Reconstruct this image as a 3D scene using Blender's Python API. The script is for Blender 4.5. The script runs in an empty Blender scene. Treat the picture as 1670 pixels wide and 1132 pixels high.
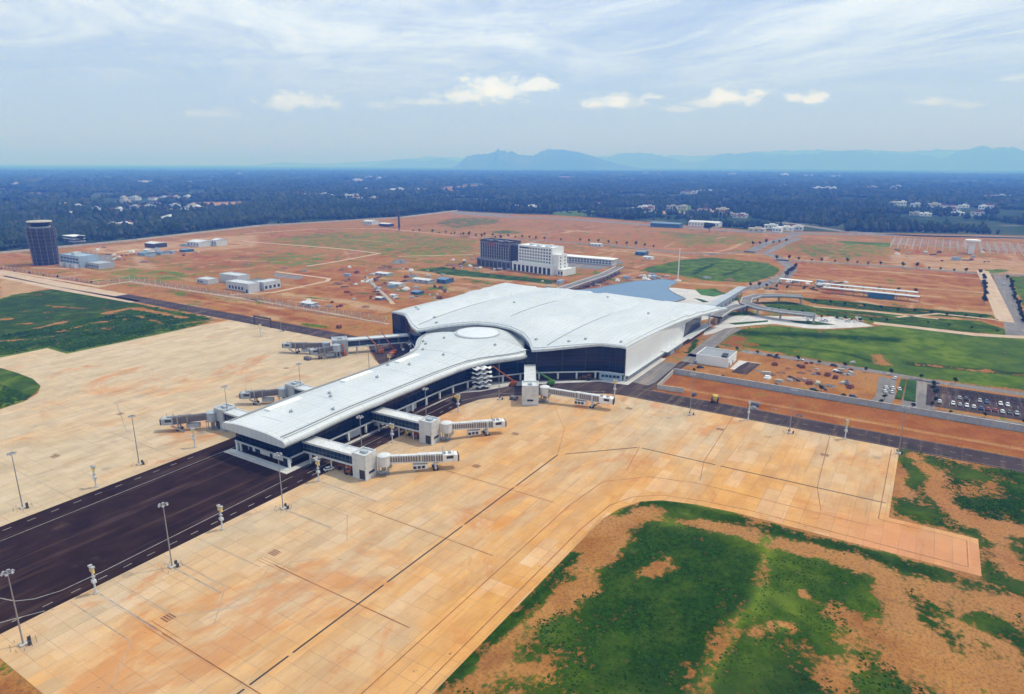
import bpy, math, random
import numpy as np
from mathutils import Vector, Matrix
random.seed(7); RNG = np.random.default_rng(11)
S = bpy.context.scene; C = S.collection
# ---------------------------------------------------------------- camera
FP, CXP, CYP, H = 1090.0, 835.0, 566.0, 120.0          # focal length and centre in photo pixels, height in metres
_v1 = np.array([1540-CXP, 271-CYP, FP]); _v2 = np.array([-960-CXP, 262-CYP, FP])
_X = _v1/np.linalg.norm(_v1); _Y = _v2-_X*(_v2@_X); _Y /= np.linalg.norm(_Y); _Z = np.cross(_X, _Y)
RW = np.stack([_X, _Y, _Z])                            # rows: world axes seen by the camera (right, down, forward)
cd = bpy.data.cameras.new('camera'); cam = bpy.data.objects.new('camera', cd); C.objects.link(cam)
cd.sensor_width = 36; cd.lens = 36*FP/1670; cd.clip_start = 1; cd.clip_end = 250000
_m = Matrix([[RW[i][0], -RW[i][1], -RW[i][2], (0, 0, H)[i]] for i in range(3)] + [[0, 0, 0, 1]])
cam.matrix_world = _m; S.camera = cam
# ---------------------------------------------------------------- exposure, sampling
S.view_settings.view_transform = 'Standard'; S.view_settings.look = 'None'
S.view_settings.exposure = -0.13; S.view_settings.gamma = 1.0
S.render.engine = 'CYCLES'
cy = S.cycles
cy.use_adaptive_sampling = True; cy.adaptive_threshold = 0.02; cy.adaptive_min_samples = 16
cy.max_bounces = 5; cy.diffuse_bounces = 2; cy.glossy_bounces = 3; cy.transmission_bounces = 3
cy.volume_bounces = 2; cy.transparent_max_bounces = 6; cy.caustics_reflective = False; cy.caustics_refractive = False
cy.use_denoising = True
# ---------------------------------------------------------------- sun and sky
SUN_AZ, SUN_EL = math.radians(-38), math.radians(60)    # azimuth from +X towards +Y
sd = Vector((math.cos(SUN_EL)*math.cos(SUN_AZ), math.cos(SUN_EL)*math.sin(SUN_AZ), math.sin(SUN_EL)))
sl = bpy.data.lights.new('sun', 'SUN'); sl.energy = 2.9; sl.angle = math.radians(0.6); sl.color = (1.0, 0.95, 0.87)
so = bpy.data.objects.new('sun', sl); C.objects.link(so); so.rotation_euler = sd.to_track_quat('Z', 'Y').to_euler()
W = bpy.data.worlds.new('World'); S.world = W; W.use_nodes = True
W.cycles.sampling_method = 'MANUAL'; W.cycles.sample_map_resolution = 512

class NT:
    """small helper that writes node trees"""
    def __init__(s, tree): s.t = tree; s.n = tree.nodes; s.l = tree.links
    def node(s, typ, **kw):
        n = s.n.new(typ)
        for k, v in kw.items(): setattr(n, k, v)
        return n
    def put(s, sock, v):
        if v is None: return
        if isinstance(v, bpy.types.NodeSocket): s.l.new(v, sock)
        else:
            try: sock.default_value = v
            except Exception:
                sock.default_value = (*v, 1.0) if len(v) == 3 else v
    def math(s, op, a, b=None, c=None, clamp=False):
        n = s.node('ShaderNodeMath', operation=op, use_clamp=clamp)
        s.put(n.inputs[0], a); s.put(n.inputs[1], b); s.put(n.inputs[2], c); return n.outputs[0]
    def mix(s, f, a, b, mode='MIX'):
        n = s.node('ShaderNodeMix', data_type='RGBA', blend_type=mode, clamp_factor=True)
        s.put(n.inputs[0], f); s.put(n.inputs[6], a if not isinstance(a, tuple) or len(a) == 4 else (*a, 1))
        s.put(n.inputs[7], b if not isinstance(b, tuple) or len(b) == 4 else (*b, 1)); return n.outputs[2]
    def rng(s, v, a, b, c=0.0, d=1.0, smooth=True):
        n = s.node('ShaderNodeMapRange', interpolation_type='SMOOTHSTEP' if smooth else 'LINEAR')
        for i, q in enumerate((v, a, b, c, d)): s.put(n.inputs[i], q)
        return n.outputs[0]
    def noise(s, vec, scale, detail=5, rough=.55, dist=0.0, col=False):
        n = s.node('ShaderNodeTexNoise'); s.put(n.inputs['Vector'], vec); n.inputs['Scale'].default_value = scale
        n.inputs['Detail'].default_value = detail; n.inputs['Roughness'].default_value = rough
        n.inputs['Distortion'].default_value = dist; return n.outputs['Color' if col else 0]
    def mapping(s, vec, scale=(1, 1, 1), loc=(0, 0, 0), rot=(0, 0, 0)):
        n = s.node('ShaderNodeMapping'); s.put(n.inputs['Vector'], vec)
        n.inputs['Scale'].default_value = scale; n.inputs['Location'].default_value = loc; n.inputs['Rotation'].default_value = rot
        return n.outputs[0]

w = NT(W.node_tree); w.n.clear()
sky = w.node('ShaderNodeTexSky', sky_type='NISHITA', sun_disc=False)
sky.sun_elevation = SUN_EL; sky.sun_rotation = math.pi/2 - SUN_AZ; sky.air_density = 1.0; sky.dust_density = 0.6; sky.ozone_density = 3.0
tc = w.node('ShaderNodeTexCoord').outputs['Generated']
sep = w.node('ShaderNodeSeparateXYZ'); w.put(sep.inputs[0], tc); dx, dy, dz = sep.outputs
zc = w.math('MAXIMUM', dz, 0.012)
pl = w.node('ShaderNodeCombineXYZ')
w.put(pl.inputs[0], w.math('DIVIDE', dx, w.math('ADD', zc, .05))); w.put(pl.inputs[1], w.math('DIVIDE', dy, w.math('ADD', zc, .05)))
az = w.math('ARCTAN2', dy, dx); el = w.math('ARCSINE', dz)
ae = w.node('ShaderNodeCombineXYZ'); w.put(ae.inputs[0], az); w.put(ae.inputs[1], el)
plv = w.mapping(pl.outputs[0], (1, 1, 1), (3.1, 7.7, 0), (0, 0, math.radians(-60)))
st = w.noise(w.mapping(plv, (.8, 1.0, 1)), .62, 8, .62, 1.3)                 # streaky high cloud
st2 = w.noise(w.mapping(plv, (.5, 1.0, 1)), .16, 4, .5, .2)
st3 = w.noise(w.mapping(plv, (.55, 1.3, 1), (5, 2, 0)), 1.7, 9, .68, 1.4)
cov = w.math('ADD', w.math('MULTIPLY', st, .62), w.math('ADD', w.math('MULTIPLY', st2, .45), w.math('MULTIPLY', st3, .26)))
hi = w.rng(cov, .52, .82)
veil = w.rng(el, .02, .17, .60, .56)                                         # thin even veil lower down
skyc = w.mix(1.0, sky.outputs[0], (.94, 1.0, 1.10, 1), 'MULTIPLY')
c0 = w.mix(veil, skyc, (9.9, 12.6, 17.9, 1))
c1 = w.mix(w.math('MULTIPLY', hi, w.rng(el, .06, .17, .0, .74)), c0, (14.6, 16.2, 18.2, 1))
# small cumulus heads far away: an (azimuth, elevation) ellipse broken up by noise
cum = None
def azel(px, py):
    d = RW @ np.array([px-CXP, py-CYP, FP]); d /= np.linalg.norm(d); return math.atan2(d[1], d[0]), math.asin(d[2])
pert = w.noise(ae.outputs[0], 34, 6, .62); pert2 = w.noise(w.mapping(ae.outputs[0], (1, 2.2, 1)), 70, 5, .6)
for px, py, rx, ry, k in [(805, 146, 58, 21, 1), (865, 142, 40, 13, .9), (762, 158, 52, 9, .8), (700, 166, 50, 7, .45), (1003, 168, 44, 12, 1), (1195, 158, 42, 13, 1),
                          (1150, 168, 34, 7, .6), (1296, 160, 18, 7, .8), (1334, 162, 24, 9, .9), (487, 167, 52, 13, .65), (620, 172, 26, 8, .35), (1065, 158, 18, 5, .5),
                          (1520, 166, 28, 6, .45), (1110, 178, 22, 5, .4), (1655, 128, 22, 6, .4), (345, 186, 36, 6, .3), (1575, 172, 24, 5, .3)]:
    a0, e0 = azel(px, py); ra = rx/FP/1.0; re = 1.15*ry/FP
    u = w.math('DIVIDE', w.math('SUBTRACT', az, a0), ra); v = w.math('DIVIDE', w.math('SUBTRACT', el, e0), re)
    v = w.math('MULTIPLY', v, w.rng(v, -.5, .3, 1.35, 1.0))                    # flat base, billowing top
    d = w.math('SQRT', w.math('ADD', w.math('MULTIPLY', u, u), w.math('MULTIPLY', v, v)))
    d = w.math('ADD', d, w.math('MULTIPLY', w.math('SUBTRACT', pert, .5), 2.6))
    d = w.math('ADD', d, w.math('MULTIPLY', w.math('SUBTRACT', pert2, .5), 1.2))
    m = w.math('MULTIPLY', w.rng(d, 1.25, .15), k)
    cum = m if cum is None else w.math('MAXIMUM', cum, m)
c2 = w.mix(w.math('MULTIPLY', cum, .78), c1, (16.6, 17.4, 18.2, 1))
bg = w.node('ShaderNodeBackground'); w.put(bg.inputs[0], c2); bg.inputs[1].default_value = 0.079
out = w.node('ShaderNodeOutputWorld'); w.l.new(bg.outputs[0], out.inputs[0])
# ---------------------------------------------------------------- pixel -> ground plan (photo pixels only used to survey the plan)
def P(px, py, z=0.0):
    d = RW @ np.array([px-CXP, py-CYP, FP]); t = (z-H)/d[2]; return (float(d[0]*t), float(d[1]*t))
CROP = dict(c1=(350, 440, 3.036), c2=(820, 430, 3.630), c3=(240, 560, 4.175), c4=(480, 600, 4.639), d1=(0, 340, 3.976), d2=(400, 340, 3.976),
            d3=(740, 340, 3.976), d4=(1040, 340, 2.651), d5=(1040, 520, 2.651), e1=(0, 600, 2.128), e2=(400, 720, 2.748), e3=(960, 680, 2.352),
            e4=(0, 220, 2.0), e5=(835, 220, 2.0), f1=(1080, 440, 5.219), f2=(1380, 400, 3.773), f3=(440, 520, 6.958), f4=(300, 420, 7.59), px=(0, 0, 1))
def K(c, pts, z=0.0):
    ox, oy, s = CROP[c]; return [P(ox+x/s, oy+y/s, z) for x, y in pts]
# ---------------------------------------------------------------- object helpers
def tag(o, label=None, cat=None, group=None, kind=None):
    for k, v in (('label', label), ('category', cat), ('group', group), ('kind', kind)):
        if v: o[k] = v
    return o
def thing(name, label, cat, loc=(0, 0, 0), group=None, rz=0.0):
    o = bpy.data.objects.new(name, None); C.objects.link(o); o.empty_display_size = .5
    o.location = loc; o.rotation_euler = (0, 0, rz); return tag(o, label, cat, group)
def rootloc(o):
    v = Vector((0, 0, 0))
    while o is not None: v += o.location; o = o.parent
    return v
def dup(o, loc=None, rz=None, label=None, parent=None, sc=None, mats=None):
    c = o.copy(); C.objects.link(c)
    if parent is not None: c.parent = parent
    if loc is not None: c.location = loc
    if rz is not None: c.rotation_euler = (0, 0, rz)
    if sc is not None: c.scale = sc
    if label: c['label'] = label
    for ch in o.children: dup(ch, parent=c)
    return c
class MB:
    def __init__(s): s.v = []; s.f = []; s.sm = []
    def add(s, vs, fs, smooth=False):
        b = len(s.v); s.v += [tuple(map(float, q)) for q in vs]; s.f += [tuple(i+b for i in f) for f in fs]; s.sm += [smooth]*len(fs); return s
    def box(s, x0, x1, y0, y1, z0, z1, rz=0.0, piv=None):
        vs = [(x, y, z) for z in (z0, z1) for x, y in ((x0, y0), (x1, y0), (x1, y1), (x0, y1))]
        if rz:
            px, py = piv or ((x0+x1)/2, (y0+y1)/2); c, n = math.cos(rz), math.sin(rz)
            vs = [(px+(x-px)*c-(y-py)*n, py+(x-px)*n+(y-py)*c, z) for x, y, z in vs]
        return s.add(vs, [(0, 3, 2, 1), (4, 5, 6, 7), (0, 1, 5, 4), (1, 2, 6, 5), (2, 3, 7, 6), (3, 0, 4, 7)])
    def beam(s, a, b, w, h, up=(0, 0, 1), w2=None, h2=None):
        a, b = Vector(a), Vector(b); d = (b-a).normalized(); u = Vector(up)
        if abs(d.dot(u)) > .98: u = Vector((1, 0, 0))
        r = d.cross(u).normalized(); u = r.cross(d).normalized(); w2 = w if w2 is None else w2; h2 = h if h2 is None else h2
        vs = [p+r*(i*W_/2)+u*(j*H_/2) for p, W_, H_ in ((a, w, h), (b, w2, h2)) for i, j in ((-1, -1), (1, -1), (1, 1), (-1, 1))]
        return s.add(vs, [(0, 1, 2, 3), (7, 6, 5, 4), (0, 4, 5, 1), (1, 5, 6, 2), (2, 6, 7, 3), (3, 7, 4, 0)])
    def tube(s, a, b, r, r2=None, n=8, smooth=True, caps=True):
        a, b = Vector(a), Vector(b); d = (b-a).normalized(); u = Vector((0, 0, 1)) if abs(d.z) < .95 else Vector((1, 0, 0))
        x = d.cross(u).normalized(); y = d.cross(x); r2 = r if r2 is None else r2
        vs = [p+(x*math.cos(t)+y*math.sin(t))*q for p, q in ((a, r), (b, r2)) for t in [2*math.pi*i/n for i in range(n)]]
        s.add(vs, [(i, (i+1) % n, n+(i+1) % n, n+i) for i in range(n)], smooth)
        if caps: s.add(vs[:n], [tuple(range(n))][::1]); s.add(vs[n:], [tuple(reversed(range(n)))])
        return s
    def prism(s, pts, z0, z1):
        n = len(pts); a = sum(pts[i][0]*pts[(i+1) % n][1]-pts[(i+1) % n][0]*pts[i][1] for i in range(n))
        if a < 0: pts = pts[::-1]
        vs = [(x, y, z0) for x, y in pts]+[(x, y, z1) for x, y in pts]
        return s.add(vs, [tuple(range(n-1, -1, -1)), tuple(range(n, 2*n))]+[(i, (i+1) % n, n+(i+1) % n, n+i) for i in range(n)])
    def sheet(s, pts, z):
        n = len(pts); a = sum(pts[i][0]*pts[(i+1) % n][1]-pts[(i+1) % n][0]*pts[i][1] for i in range(n))
        if a < 0: pts = pts[::-1]
        return s.add([(x, y, z) for x, y in pts], [tuple(range(n))])
    def strip(s, pts, w, z, th=None):
        """a ribbon of width w along a polyline, optionally th thick"""
        p = [Vector((q[0], q[1])) for q in pts]; L = []; R = []
        for i, q in enumerate(p):
            a = (p[i]-p[i-1]).normalized() if i else (p[1]-p[0]).normalized(); b = (p[i+1]-p[i]).normalized() if i < len(p)-1 else a
            t = (a+b).normalized(); nrm = Vector((-t.y, t.x)); k = w/2/max(.4, nrm.dot(Vector((-a.y, a.x))))
            L.append(q+nrm*k); R.append(q-nrm*k)
        zz = [q[2] if len(q) > 2 else z for q in pts]; n = len(p)
        s.add([(q.x, q.y, h) for q, h in zip(L, zz)]+[(q.x, q.y, h) for q, h in zip(R, zz)], [(i, n+i, n+i+1, i+1) for i in range(n-1)])
        if th:
            s.add([(q.x, q.y, h-th) for q, h in zip(L, zz)]+[(q.x, q.y, h-th) for q, h in zip(R, zz)], [(i, i+1, n+i+1, n+i) for i in range(n-1)])
            for E, k in ((L, 1), (R, -1)):
                s.add([(q.x, q.y, h) for q, h in zip(E, zz)]+[(q.x, q.y, h-th) for q, h in zip(E, zz)], [((i, i+1, n+i+1, n+i) if k > 0 else (i, n+i, n+i+1, i+1)) for i in range(n-1)])
        return s
    def build(s, name, mat, parent=None):
        me = bpy.data.meshes.new(name); o = bpy.data.objects.new(name, me); C.objects.link(o); v = s.v
        if parent is not None:
            L = rootloc(parent); o.parent = parent; v = [(x-L.x, y-L.y, z-L.z) for x, y, z in v]
        me.from_pydata(v, [], s.f); me.materials.append(mat); me.polygons.foreach_set('use_smooth', s.sm); me.update(); return o
def raw_mesh(name, V, F, mat, smooth=False):
    """numpy triangles or quads to one object"""
    me = bpy.data.meshes.new(name); k = F.shape[1]
    me.vertices.add(len(V)); me.vertices.foreach_set('co', V.astype(np.float32).ravel())
    me.loops.add(F.size); me.loops.foreach_set('vertex_index', F.astype(np.int32).ravel())
    me.polygons.add(len(F)); me.polygons.foreach_set('loop_start', np.arange(0, F.size, k, dtype=np.int32))
    me.polygons.foreach_set('loop_total', np.full(len(F), k, np.int32)); me.polygons.foreach_set('use_smooth', np.full(len(F), smooth))
    me.materials.append(mat); me.update(calc_edges=True); o = bpy.data.objects.new(name, me); C.objects.link(o); return o
# ---------------------------------------------------------------- materials
def mat_new(name):
    m = bpy.data.materials.new(name); m.use_nodes = True; t = NT(m.node_tree); t.n.clear()
    b = t.node('ShaderNodeBsdfPrincipled'); o = t.node('ShaderNodeOutputMaterial'); t.l.new(b.outputs[0], o.inputs[0]); return m, t, b
def world_pos(t): return t.node('ShaderNodeNewGeometry').outputs['Position']
def simple(name, col, rough=.6, var=.12, scale=.6, metal=0.0, spec=.5, dirt=None, dirt_amt=.35, coord='object'):
    m, t, b = mat_new(name); p = t.node('ShaderNodeTexCoord').outputs['Object']
    n = t.noise(p, scale, 5, .6); n2 = t.noise(p, scale*.17, 3, .5)
    f = t.math('ADD', t.math('MULTIPLY', n, .6), t.math('MULTIPLY', n2, .4))
    lo = tuple(c*(1-var) for c in col); hi_ = tuple(min(1, c*(1+var)) for c in col)
    c = t.mix(t.rng(f, .35, .65), lo, hi_)
    if dirt: c = t.mix(t.math('MULTIPLY', t.rng(t.noise(t.mapping(p, (1, 1, .35)), scale*.8, 6, .65), .5, .72), dirt_amt), c, dirt)
    t.put(b.inputs['Base Color'], c); b.inputs['Roughness'].default_value = rough; b.inputs['Metallic'].default_value = metal
    b.inputs['Specular IOR Level'].default_value = spec; return m
M = {}
M['white'] = simple('white_paint', (.76, .77, .76), .55, .05, .4, dirt=(.50, .45, .38), dirt_amt=.3)
M['panelwhite'] = simple('white_panel', (.80, .81, .80), .45, .04, .12, dirt=(.62, .60, .55), dirt_amt=.25)
M['grey'] = simple('grey_panel', (.36, .40, .44), .5, .10, .5, dirt=(.25, .22, .19))
M['bluegrey'] = simple('blue_grey_panel', (.30, .40, .50), .5, .10, .4, dirt=(.30, .30, .28))
M['lightgrey'] = simple('light_grey_panel', (.56, .59, .61), .5, .08, .5, dirt=(.40, .36, .30))
M['concrete'] = simple('pale_concrete', (.46, .43, .38), .85, .14, .25, dirt=(.34, .24, .16))
M['darkconcrete'] = simple('dark_concrete', (.17, .17, .18), .9, .25, .3, dirt=(.09, .08, .08))
M['steel'] = simple('galvanised_steel', (.30, .31, .32), .45, .12, 1.5, metal=.35)
M['dark'] = simple('dark_metal', (.035, .035, .04), .5, .2, 1.0)
M['bronze'] = simple('weathered_tunnel_panel', (.14, .125, .13), .5, .25, .8, dirt=(.08, .06, .055))
M['orange'] = simple('orange_paint', (.45, .11, .02), .45, .15, 1.5, dirt=(.20, .08, .04))
M['yellow'] = simple('yellow_paint', (.62, .42, .06), .45, .12, 1.5, dirt=(.3, .15, .05))
M['green'] = simple('green_paint', (.10, .30, .05), .45, .15, 1.5, dirt=(.15, .15, .05))
M['blue'] = simple('blue_sheet', (.03, .12, .22), .5, .15, .5, dirt=(.1, .12, .14))
M['tyre'] = simple('rubber', (.02, .02, .02), .8, .2, 3)
M['redbrown'] = simple('red_brown_cladding', (.20, .06, .035), .7, .2, 1)
M['trunk'] = simple('bark', (.09, .065, .045), .9, .25, 2)
M['netting'] = simple('scaffold_netting', (.020, .019, .024), .8, .6, .5, dirt=(.085, .075, .07), dirt_amt=.9)
M['rust'] = simple('rusty_heap', (.22, .10, .05), .9, .4, .8, dirt=(.10, .07, .05))
M['lampgrey'] = simple('lamp_head', (.38, .38, .40), .4, .08, 2)
M['signyellow'] = simple('sign_yellow', (.75, .58, .22), .5, .1, 1)
def glass_mat(name, col, rough, mull, gx, gz, mcol=(.10, .12, .14), axis='x'):
    m, t, b = mat_new(name); uv = t.node('ShaderNodeUVMap').outputs[0] if False else t.node('ShaderNodeTexCoord').outputs['Object']
    s3 = t.node('ShaderNodeSeparateXYZ'); t.put(s3.inputs[0], uv)
    u = t.math('ADD', s3.outputs[0], s3.outputs[1]) if axis == 'xy' else s3.outputs[0]
    def line(v, g):
        f = t.math('FRACT', t.math('DIVIDE', v, g)); return t.math('MAXIMUM', t.math('LESS_THAN', f, mull/g), t.math('GREATER_THAN', f, 1-mull/g*.2))
    k = t.math('MAXIMUM', line(u, gx), line(s3.outputs[2], gz))
    cell = t.node('ShaderNodeTexWhiteNoise', noise_dimensions='2D'); cv = t.node('ShaderNodeCombineXYZ')
    t.put(cv.inputs[0], t.math('FLOOR', t.math('DIVIDE', u, gx))); t.put(cv.inputs[1], t.math('FLOOR', t.math('DIVIDE', s3.outputs[2], gz))); t.put(cell.inputs[0], cv.outputs[0])
    cc = t.mix(cell.outputs[0], tuple(c*.6 for c in col), tuple(c*1.7 for c in col))
    t.put(b.inputs['Base Color'], t.mix(k, cc, mcol)); t.put(b.inputs['Roughness'], t.math('ADD', t.math('MULTIPLY', k, .4), t.math('MULTIPLY_ADD', cell.outputs[0], .05, rough)))
    b.inputs['Specular IOR Level'].default_value = .28; return m
M['glass'] = glass_mat('dark_blue_glass', (.003, .010, .026), .08, .10, 3.0, 2.2, (.018, .032, .055), 'xy')
M['smallglass'] = glass_mat('corridor_glass', (.012, .028, .045), .12, .12, 2.0, 2.2, (.12, .14, .17), 'xy')
M['window'] = simple('window_glass', (.03, .045, .06), .15, .3, .8)
# corrugated tunnel panel
m, t, b = mat_new('ribbed_tunnel_wall'); g = t.node('ShaderNodeTexCoord').outputs['Object']; s3 = t.node('ShaderNodeSeparateXYZ'); t.put(s3.inputs[0], g)
f = t.math('FRACT', t.math('MULTIPLY', s3.outputs[0], 1.0)); t.put(b.inputs['Base Color'], t.mix(t.math('LESS_THAN', f, .22), (.17, .15, .14), (.55, .54, .52)))
b.inputs['Roughness'].default_value = .4; M['ribbed'] = m

# ground ---------------------------------------------------------------------------------------------
m, t, b = mat_new('red_soil_and_grass'); p = world_pos(t)
at = t.node('ShaderNodeAttribute', attribute_name='gm'); sc_ = t.node('ShaderNodeSeparateColor'); t.put(sc_.inputs[0], at.outputs['Color'])
G, T, Sl = sc_.outputs; FO = at.outputs['Alpha']
n_big = t.noise(p, .012, 6, .6, .4); n_mid = t.noise(p, .07, 6, .62, .3); n_f = t.noise(p, .5, 5, .65); n_ff = t.noise(p, 2.2, 3, .6)
warp = t.noise(p, .03, 3, .5, col=True)
str_ = t.noise(t.mapping(p, (.02, .09, 1), rot=(0, 0, math.radians(8))), 1.0, 6, .6, .8)
soil = t.mix(t.rng(n_mid, .3, .7), (.31, .132, .030), (.45, .215, .062))
soil = t.mix(t.math('MULTIPLY', t.rng(n_big, .48, .72), .6), soil, (.38, .15, .070))                         # pinkish
soil = t.mix(t.math('MULTIPLY', t.rng(str_, .5, .75), .55), soil, (.42, .22, .10))
soil = t.mix(t.math('MULTIPLY', t.rng(n_f, .52, .75), .45), soil, (.20, .085, .045))
soil = t.mix(t.math('MULTIPLY', t.rng(n_ff, .45, .8), .35), soil, (.46, .28, .15))
scr = t.math('MULTIPLY', t.rng(t.noise(p, .11, 7, .7, .2), .60, .72), .55)                                    # thin scrub on the soil
soil = t.mix(t.math('MULTIPLY', t.rng(t.noise(p, .028, 7, .68, .6), .52, .70), .6), soil, (.17, .065, .026))     # darker turned earth
lg = t.noise(t.mapping(p, (1, .55, 1), (40, 11, 0)), .0065, 9, .72, .9); soil = t.mix(t.math('MULTIPLY', t.rng(lg, .50, .64), .65), soil, (.40, .205, .075))   # ochre drift
lg2 = t.noise(t.mapping(p, (.6, 1, 1), (4, 71, 0)), .010, 9, .74, .7); soil = t.mix(t.math('MULTIPLY', t.rng(lg2, .53, .66), .62), soil, (.23, .085, .026))
sand = t.mix(t.rng(n_mid, .3, .7), (.42, .26, .13), (.52, .36, .21)); deep = t.mix(t.rng(n_mid, .3, .7), (.24, .068, .018), (.36, .125, .034))
soil = t.mix(t.math('MULTIPLY', t.rng(t.math('ADD', Sl, t.math('MULTIPLY', t.math('SUBTRACT', n_mid, .5), .5)), .55, .95), .9), soil, sand); soil = t.mix(t.math('MULTIPLY', t.rng(t.math('ADD', Sl, t.math('MULTIPLY', t.math('SUBTRACT', n_mid, .5), .5)), .42, .08), .9), soil, deep)
gran = t.noise(p, 1.1, 6, .75); soil = t.mix(t.math('MULTIPLY', t.rng(gran, .44, .66), .7), soil, (.15, .058, .022)); soil = t.mix(t.math('MULTIPLY', t.rng(t.noise(t.mapping(p, (.12, 1.6, 1), (3, 3, 0), (0, 0, math.radians(24))), .55, 7, .75, .6), .54, .68), .5), soil, (.20, .082, .032)); soil = t.mix(t.math('MULTIPLY', t.rng(t.noise(t.mapping(p, (1.4, .14, 1), (9, 3, 0), (0, 0, math.radians(12))), .4, 7, .75, .8), .56, .68), .45), soil, (.46, .22, .085)); soil = t.mix(t.math('MULTIPLY', t.rng(t.noise(p, .34, 7, .75, .3), .60, .72), .4), soil, (.12, .085, .028))
soil = t.mix(scr, soil, (.085, .085, .035))
gd = t.mix(t.rng(n_f, .3, .7), (.005, .021, .001), (.020, .062, .003))
gl = t.mix(t.rng(n_mid, .3, .7), (.062, .125, .006), (.14, .19, .018))
tt = t.math('ADD', T, t.math('MULTIPLY', t.math('SUBTRACT', n_mid, .5), 1.1))
gr = t.mix(t.rng(tt, .1, .9), gd, gl)
gr = t.mix(t.math('MULTIPLY', t.rng(n_ff, .5, .75), .5), gr, t.mix(T, (.022, .075, .006), (.14, .17, .03)))
gr = t.mix(t.math('MULTIPLY', t.rng(n_big, .44, .64), .55), gr, t.mix(T, (.006, .018, .005), (.05, .10, .02)))
gr = t.mix(t.math('MULTIPLY', t.rng(t.noise(p, .19, 6, .7, .3), .58, .74), .5), gr, (.12, .085, .035))
G2 = t.math('SUBTRACT', G, t.math('MULTIPLY', t.rng(t.noise(p, .022, 7, .68, .5), .54, .72), .33)); mk = t.math('ADD', G2, t.math('MULTIPLY', t.math('SUBTRACT', t.math('ADD', t.math('MULTIPLY', n_mid, .62), t.math('MULTIPLY', n_f, .38)), .5), 2.9))
col = t.mix(t.rng(mk, .38, .68), soil, gr)
ff = t.noise(t.mapping(p, (1, 1, 1)), .006, 7, .62, .3); ff2 = t.noise(p, .0011, 6, .6, .5); ff3 = t.noise(p, .03, 5, .6)
fcol = t.mix(t.rng(ff3, .3, .7), (.018, .038, .020), (.05, .08, .035))
fcol = t.mix(t.math('MULTIPLY', t.rng(ff2, .50, .66), .7), fcol, (.085, .10, .055))
fcol = t.mix(t.math('MULTIPLY', t.rng(t.noise(t.mapping(p, (1, .35, 1)), .0016, 8, .7, .4), .57, .66), .75), fcol, (.20, .19, .14)); fcol = t.mix(t.math('MULTIPLY', t.rng(ff, .58, .68), .7), fcol, (.17, .16, .12))
col = t.mix(FO, col, fcol)
t.put(b.inputs['Base Color'], col); b.inputs['Roughness'].default_value = 1; b.inputs['Specular IOR Level'].default_value = 0
bp = t.node('ShaderNodeBump'); bp.inputs['Strength'].default_value = .6; bp.inputs['Distance'].default_value = .8
t.put(bp.inputs['Height'], t.math('ADD', n_f, t.math('MULTIPLY', n_mid, 3))); t.l.new(bp.outputs[0], b.inputs['Normal']); M['ground'] = m
# apron concrete ---------------------------------------------------------------------------------------
m, t, b = mat_new('stained_apron_concrete'); p = world_pos(t); s3 = t.node('ShaderNodeSeparateXYZ'); t.put(s3.inputs[0], p); X, Y, Zz = s3.outputs
def bricks(vec, w_, h_, mort, off=.5):
    n = t.node('ShaderNodeTexBrick'); t.put(n.inputs['Vector'], vec); n.offset = off; n.inputs['Scale'].default_value = 1
    n.inputs['Brick Width'].default_value = w_; n.inputs['Row Height'].default_value = h_; n.inputs['Mortar Size'].default_value = mort
    n.inputs['Color1'].default_value = (0, 0, 0, 1); n.inputs['Color2'].default_value = (1, 1, 1, 1); n.inputs['Mortar'].default_value = (.5, .5, .5, 1); n.inputs['Bias'].default_value = 0; return n
def lane(a, bq, l, wd, seed):
    v = t.node('ShaderNodeCombineXYZ'); t.put(v.inputs[0], t.math('FLOOR', t.math('DIVIDE', a, l))); t.put(v.inputs[1], t.math('FLOOR', t.math('DIVIDE', bq, wd))); v.inputs[2].default_value = seed
    n = t.node('ShaderNodeTexWhiteNoise', noise_dimensions='3D'); t.put(n.inputs[0], v.outputs[0]); return n.outputs[0]
L1 = lane(X, Y, 28, 5, 1.3); L2 = lane(t.math('ADD', X, t.math('MULTIPLY', L1, 9)), Y, 11, 5, 4.2); L3 = lane(X, Y, 5.6, 5, 7.7)
inX = t.rng(t.math('ADD', X, 0), 222, 226)                                                        # beyond x=224 and y<150 lanes run the other way
ns = t.noise(t.mapping(p, (.25, 1, 1)), .035, 7, .62, .5); nb = t.noise(p, .009, 5, .55, .6); nf = t.noise(p, .8, 5, .65); nm = t.noise(t.mapping(p, (.6, 1.3, 1)), .12, 6, .62, .4)
og = t.math('ADD', t.rng(Y, 280, 60, .0, .80, False), t.math('MULTIPLY', t.math('SUBTRACT', nb, .5), 1.1))
og = t.math('ADD', og, t.math('MULTIPLY', t.math('SUBTRACT', ns, .5), 1.2)); og = t.math('ADD', og, t.math('MULTIPLY', t.math('SUBTRACT', L1, .5), .16))
og = t.math('ADD', og, t.math('MULTIPLY', t.math('SUBTRACT', L2, .5), .12))
og = t.math('SUBTRACT', og, t.math('MULTIPLY', t.rng(X, 225, 320, 0, 1), t.rng(Y, -5, 140, .45, .30)))
pink = t.math('MULTIPLY', t.rng(X, 258, 238), t.rng(Y, 40, -10))
base = t.mix(t.rng(nm, .3, .7), (.485, .37, .235), (.565, .445, .30))
base = t.mix(t.rng(og, -.05, .9), base, t.mix(t.rng(nm, .3, .7), (.57, .265, .070), (.65, .345, .110)))
base = t.mix(t.math('MULTIPLY', pink, .9), base, t.mix(nm, (.56, .235, .105), (.62, .30, .15)))
base = t.mix(t.math('MULTIPLY', t.rng(t.math('ADD', t.math('MULTIPLY', ns, .8), t.math('MULTIPLY', L3, .12)), .56, .70), .38), base, (.66, .55, .42))   # scoured pale
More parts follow.
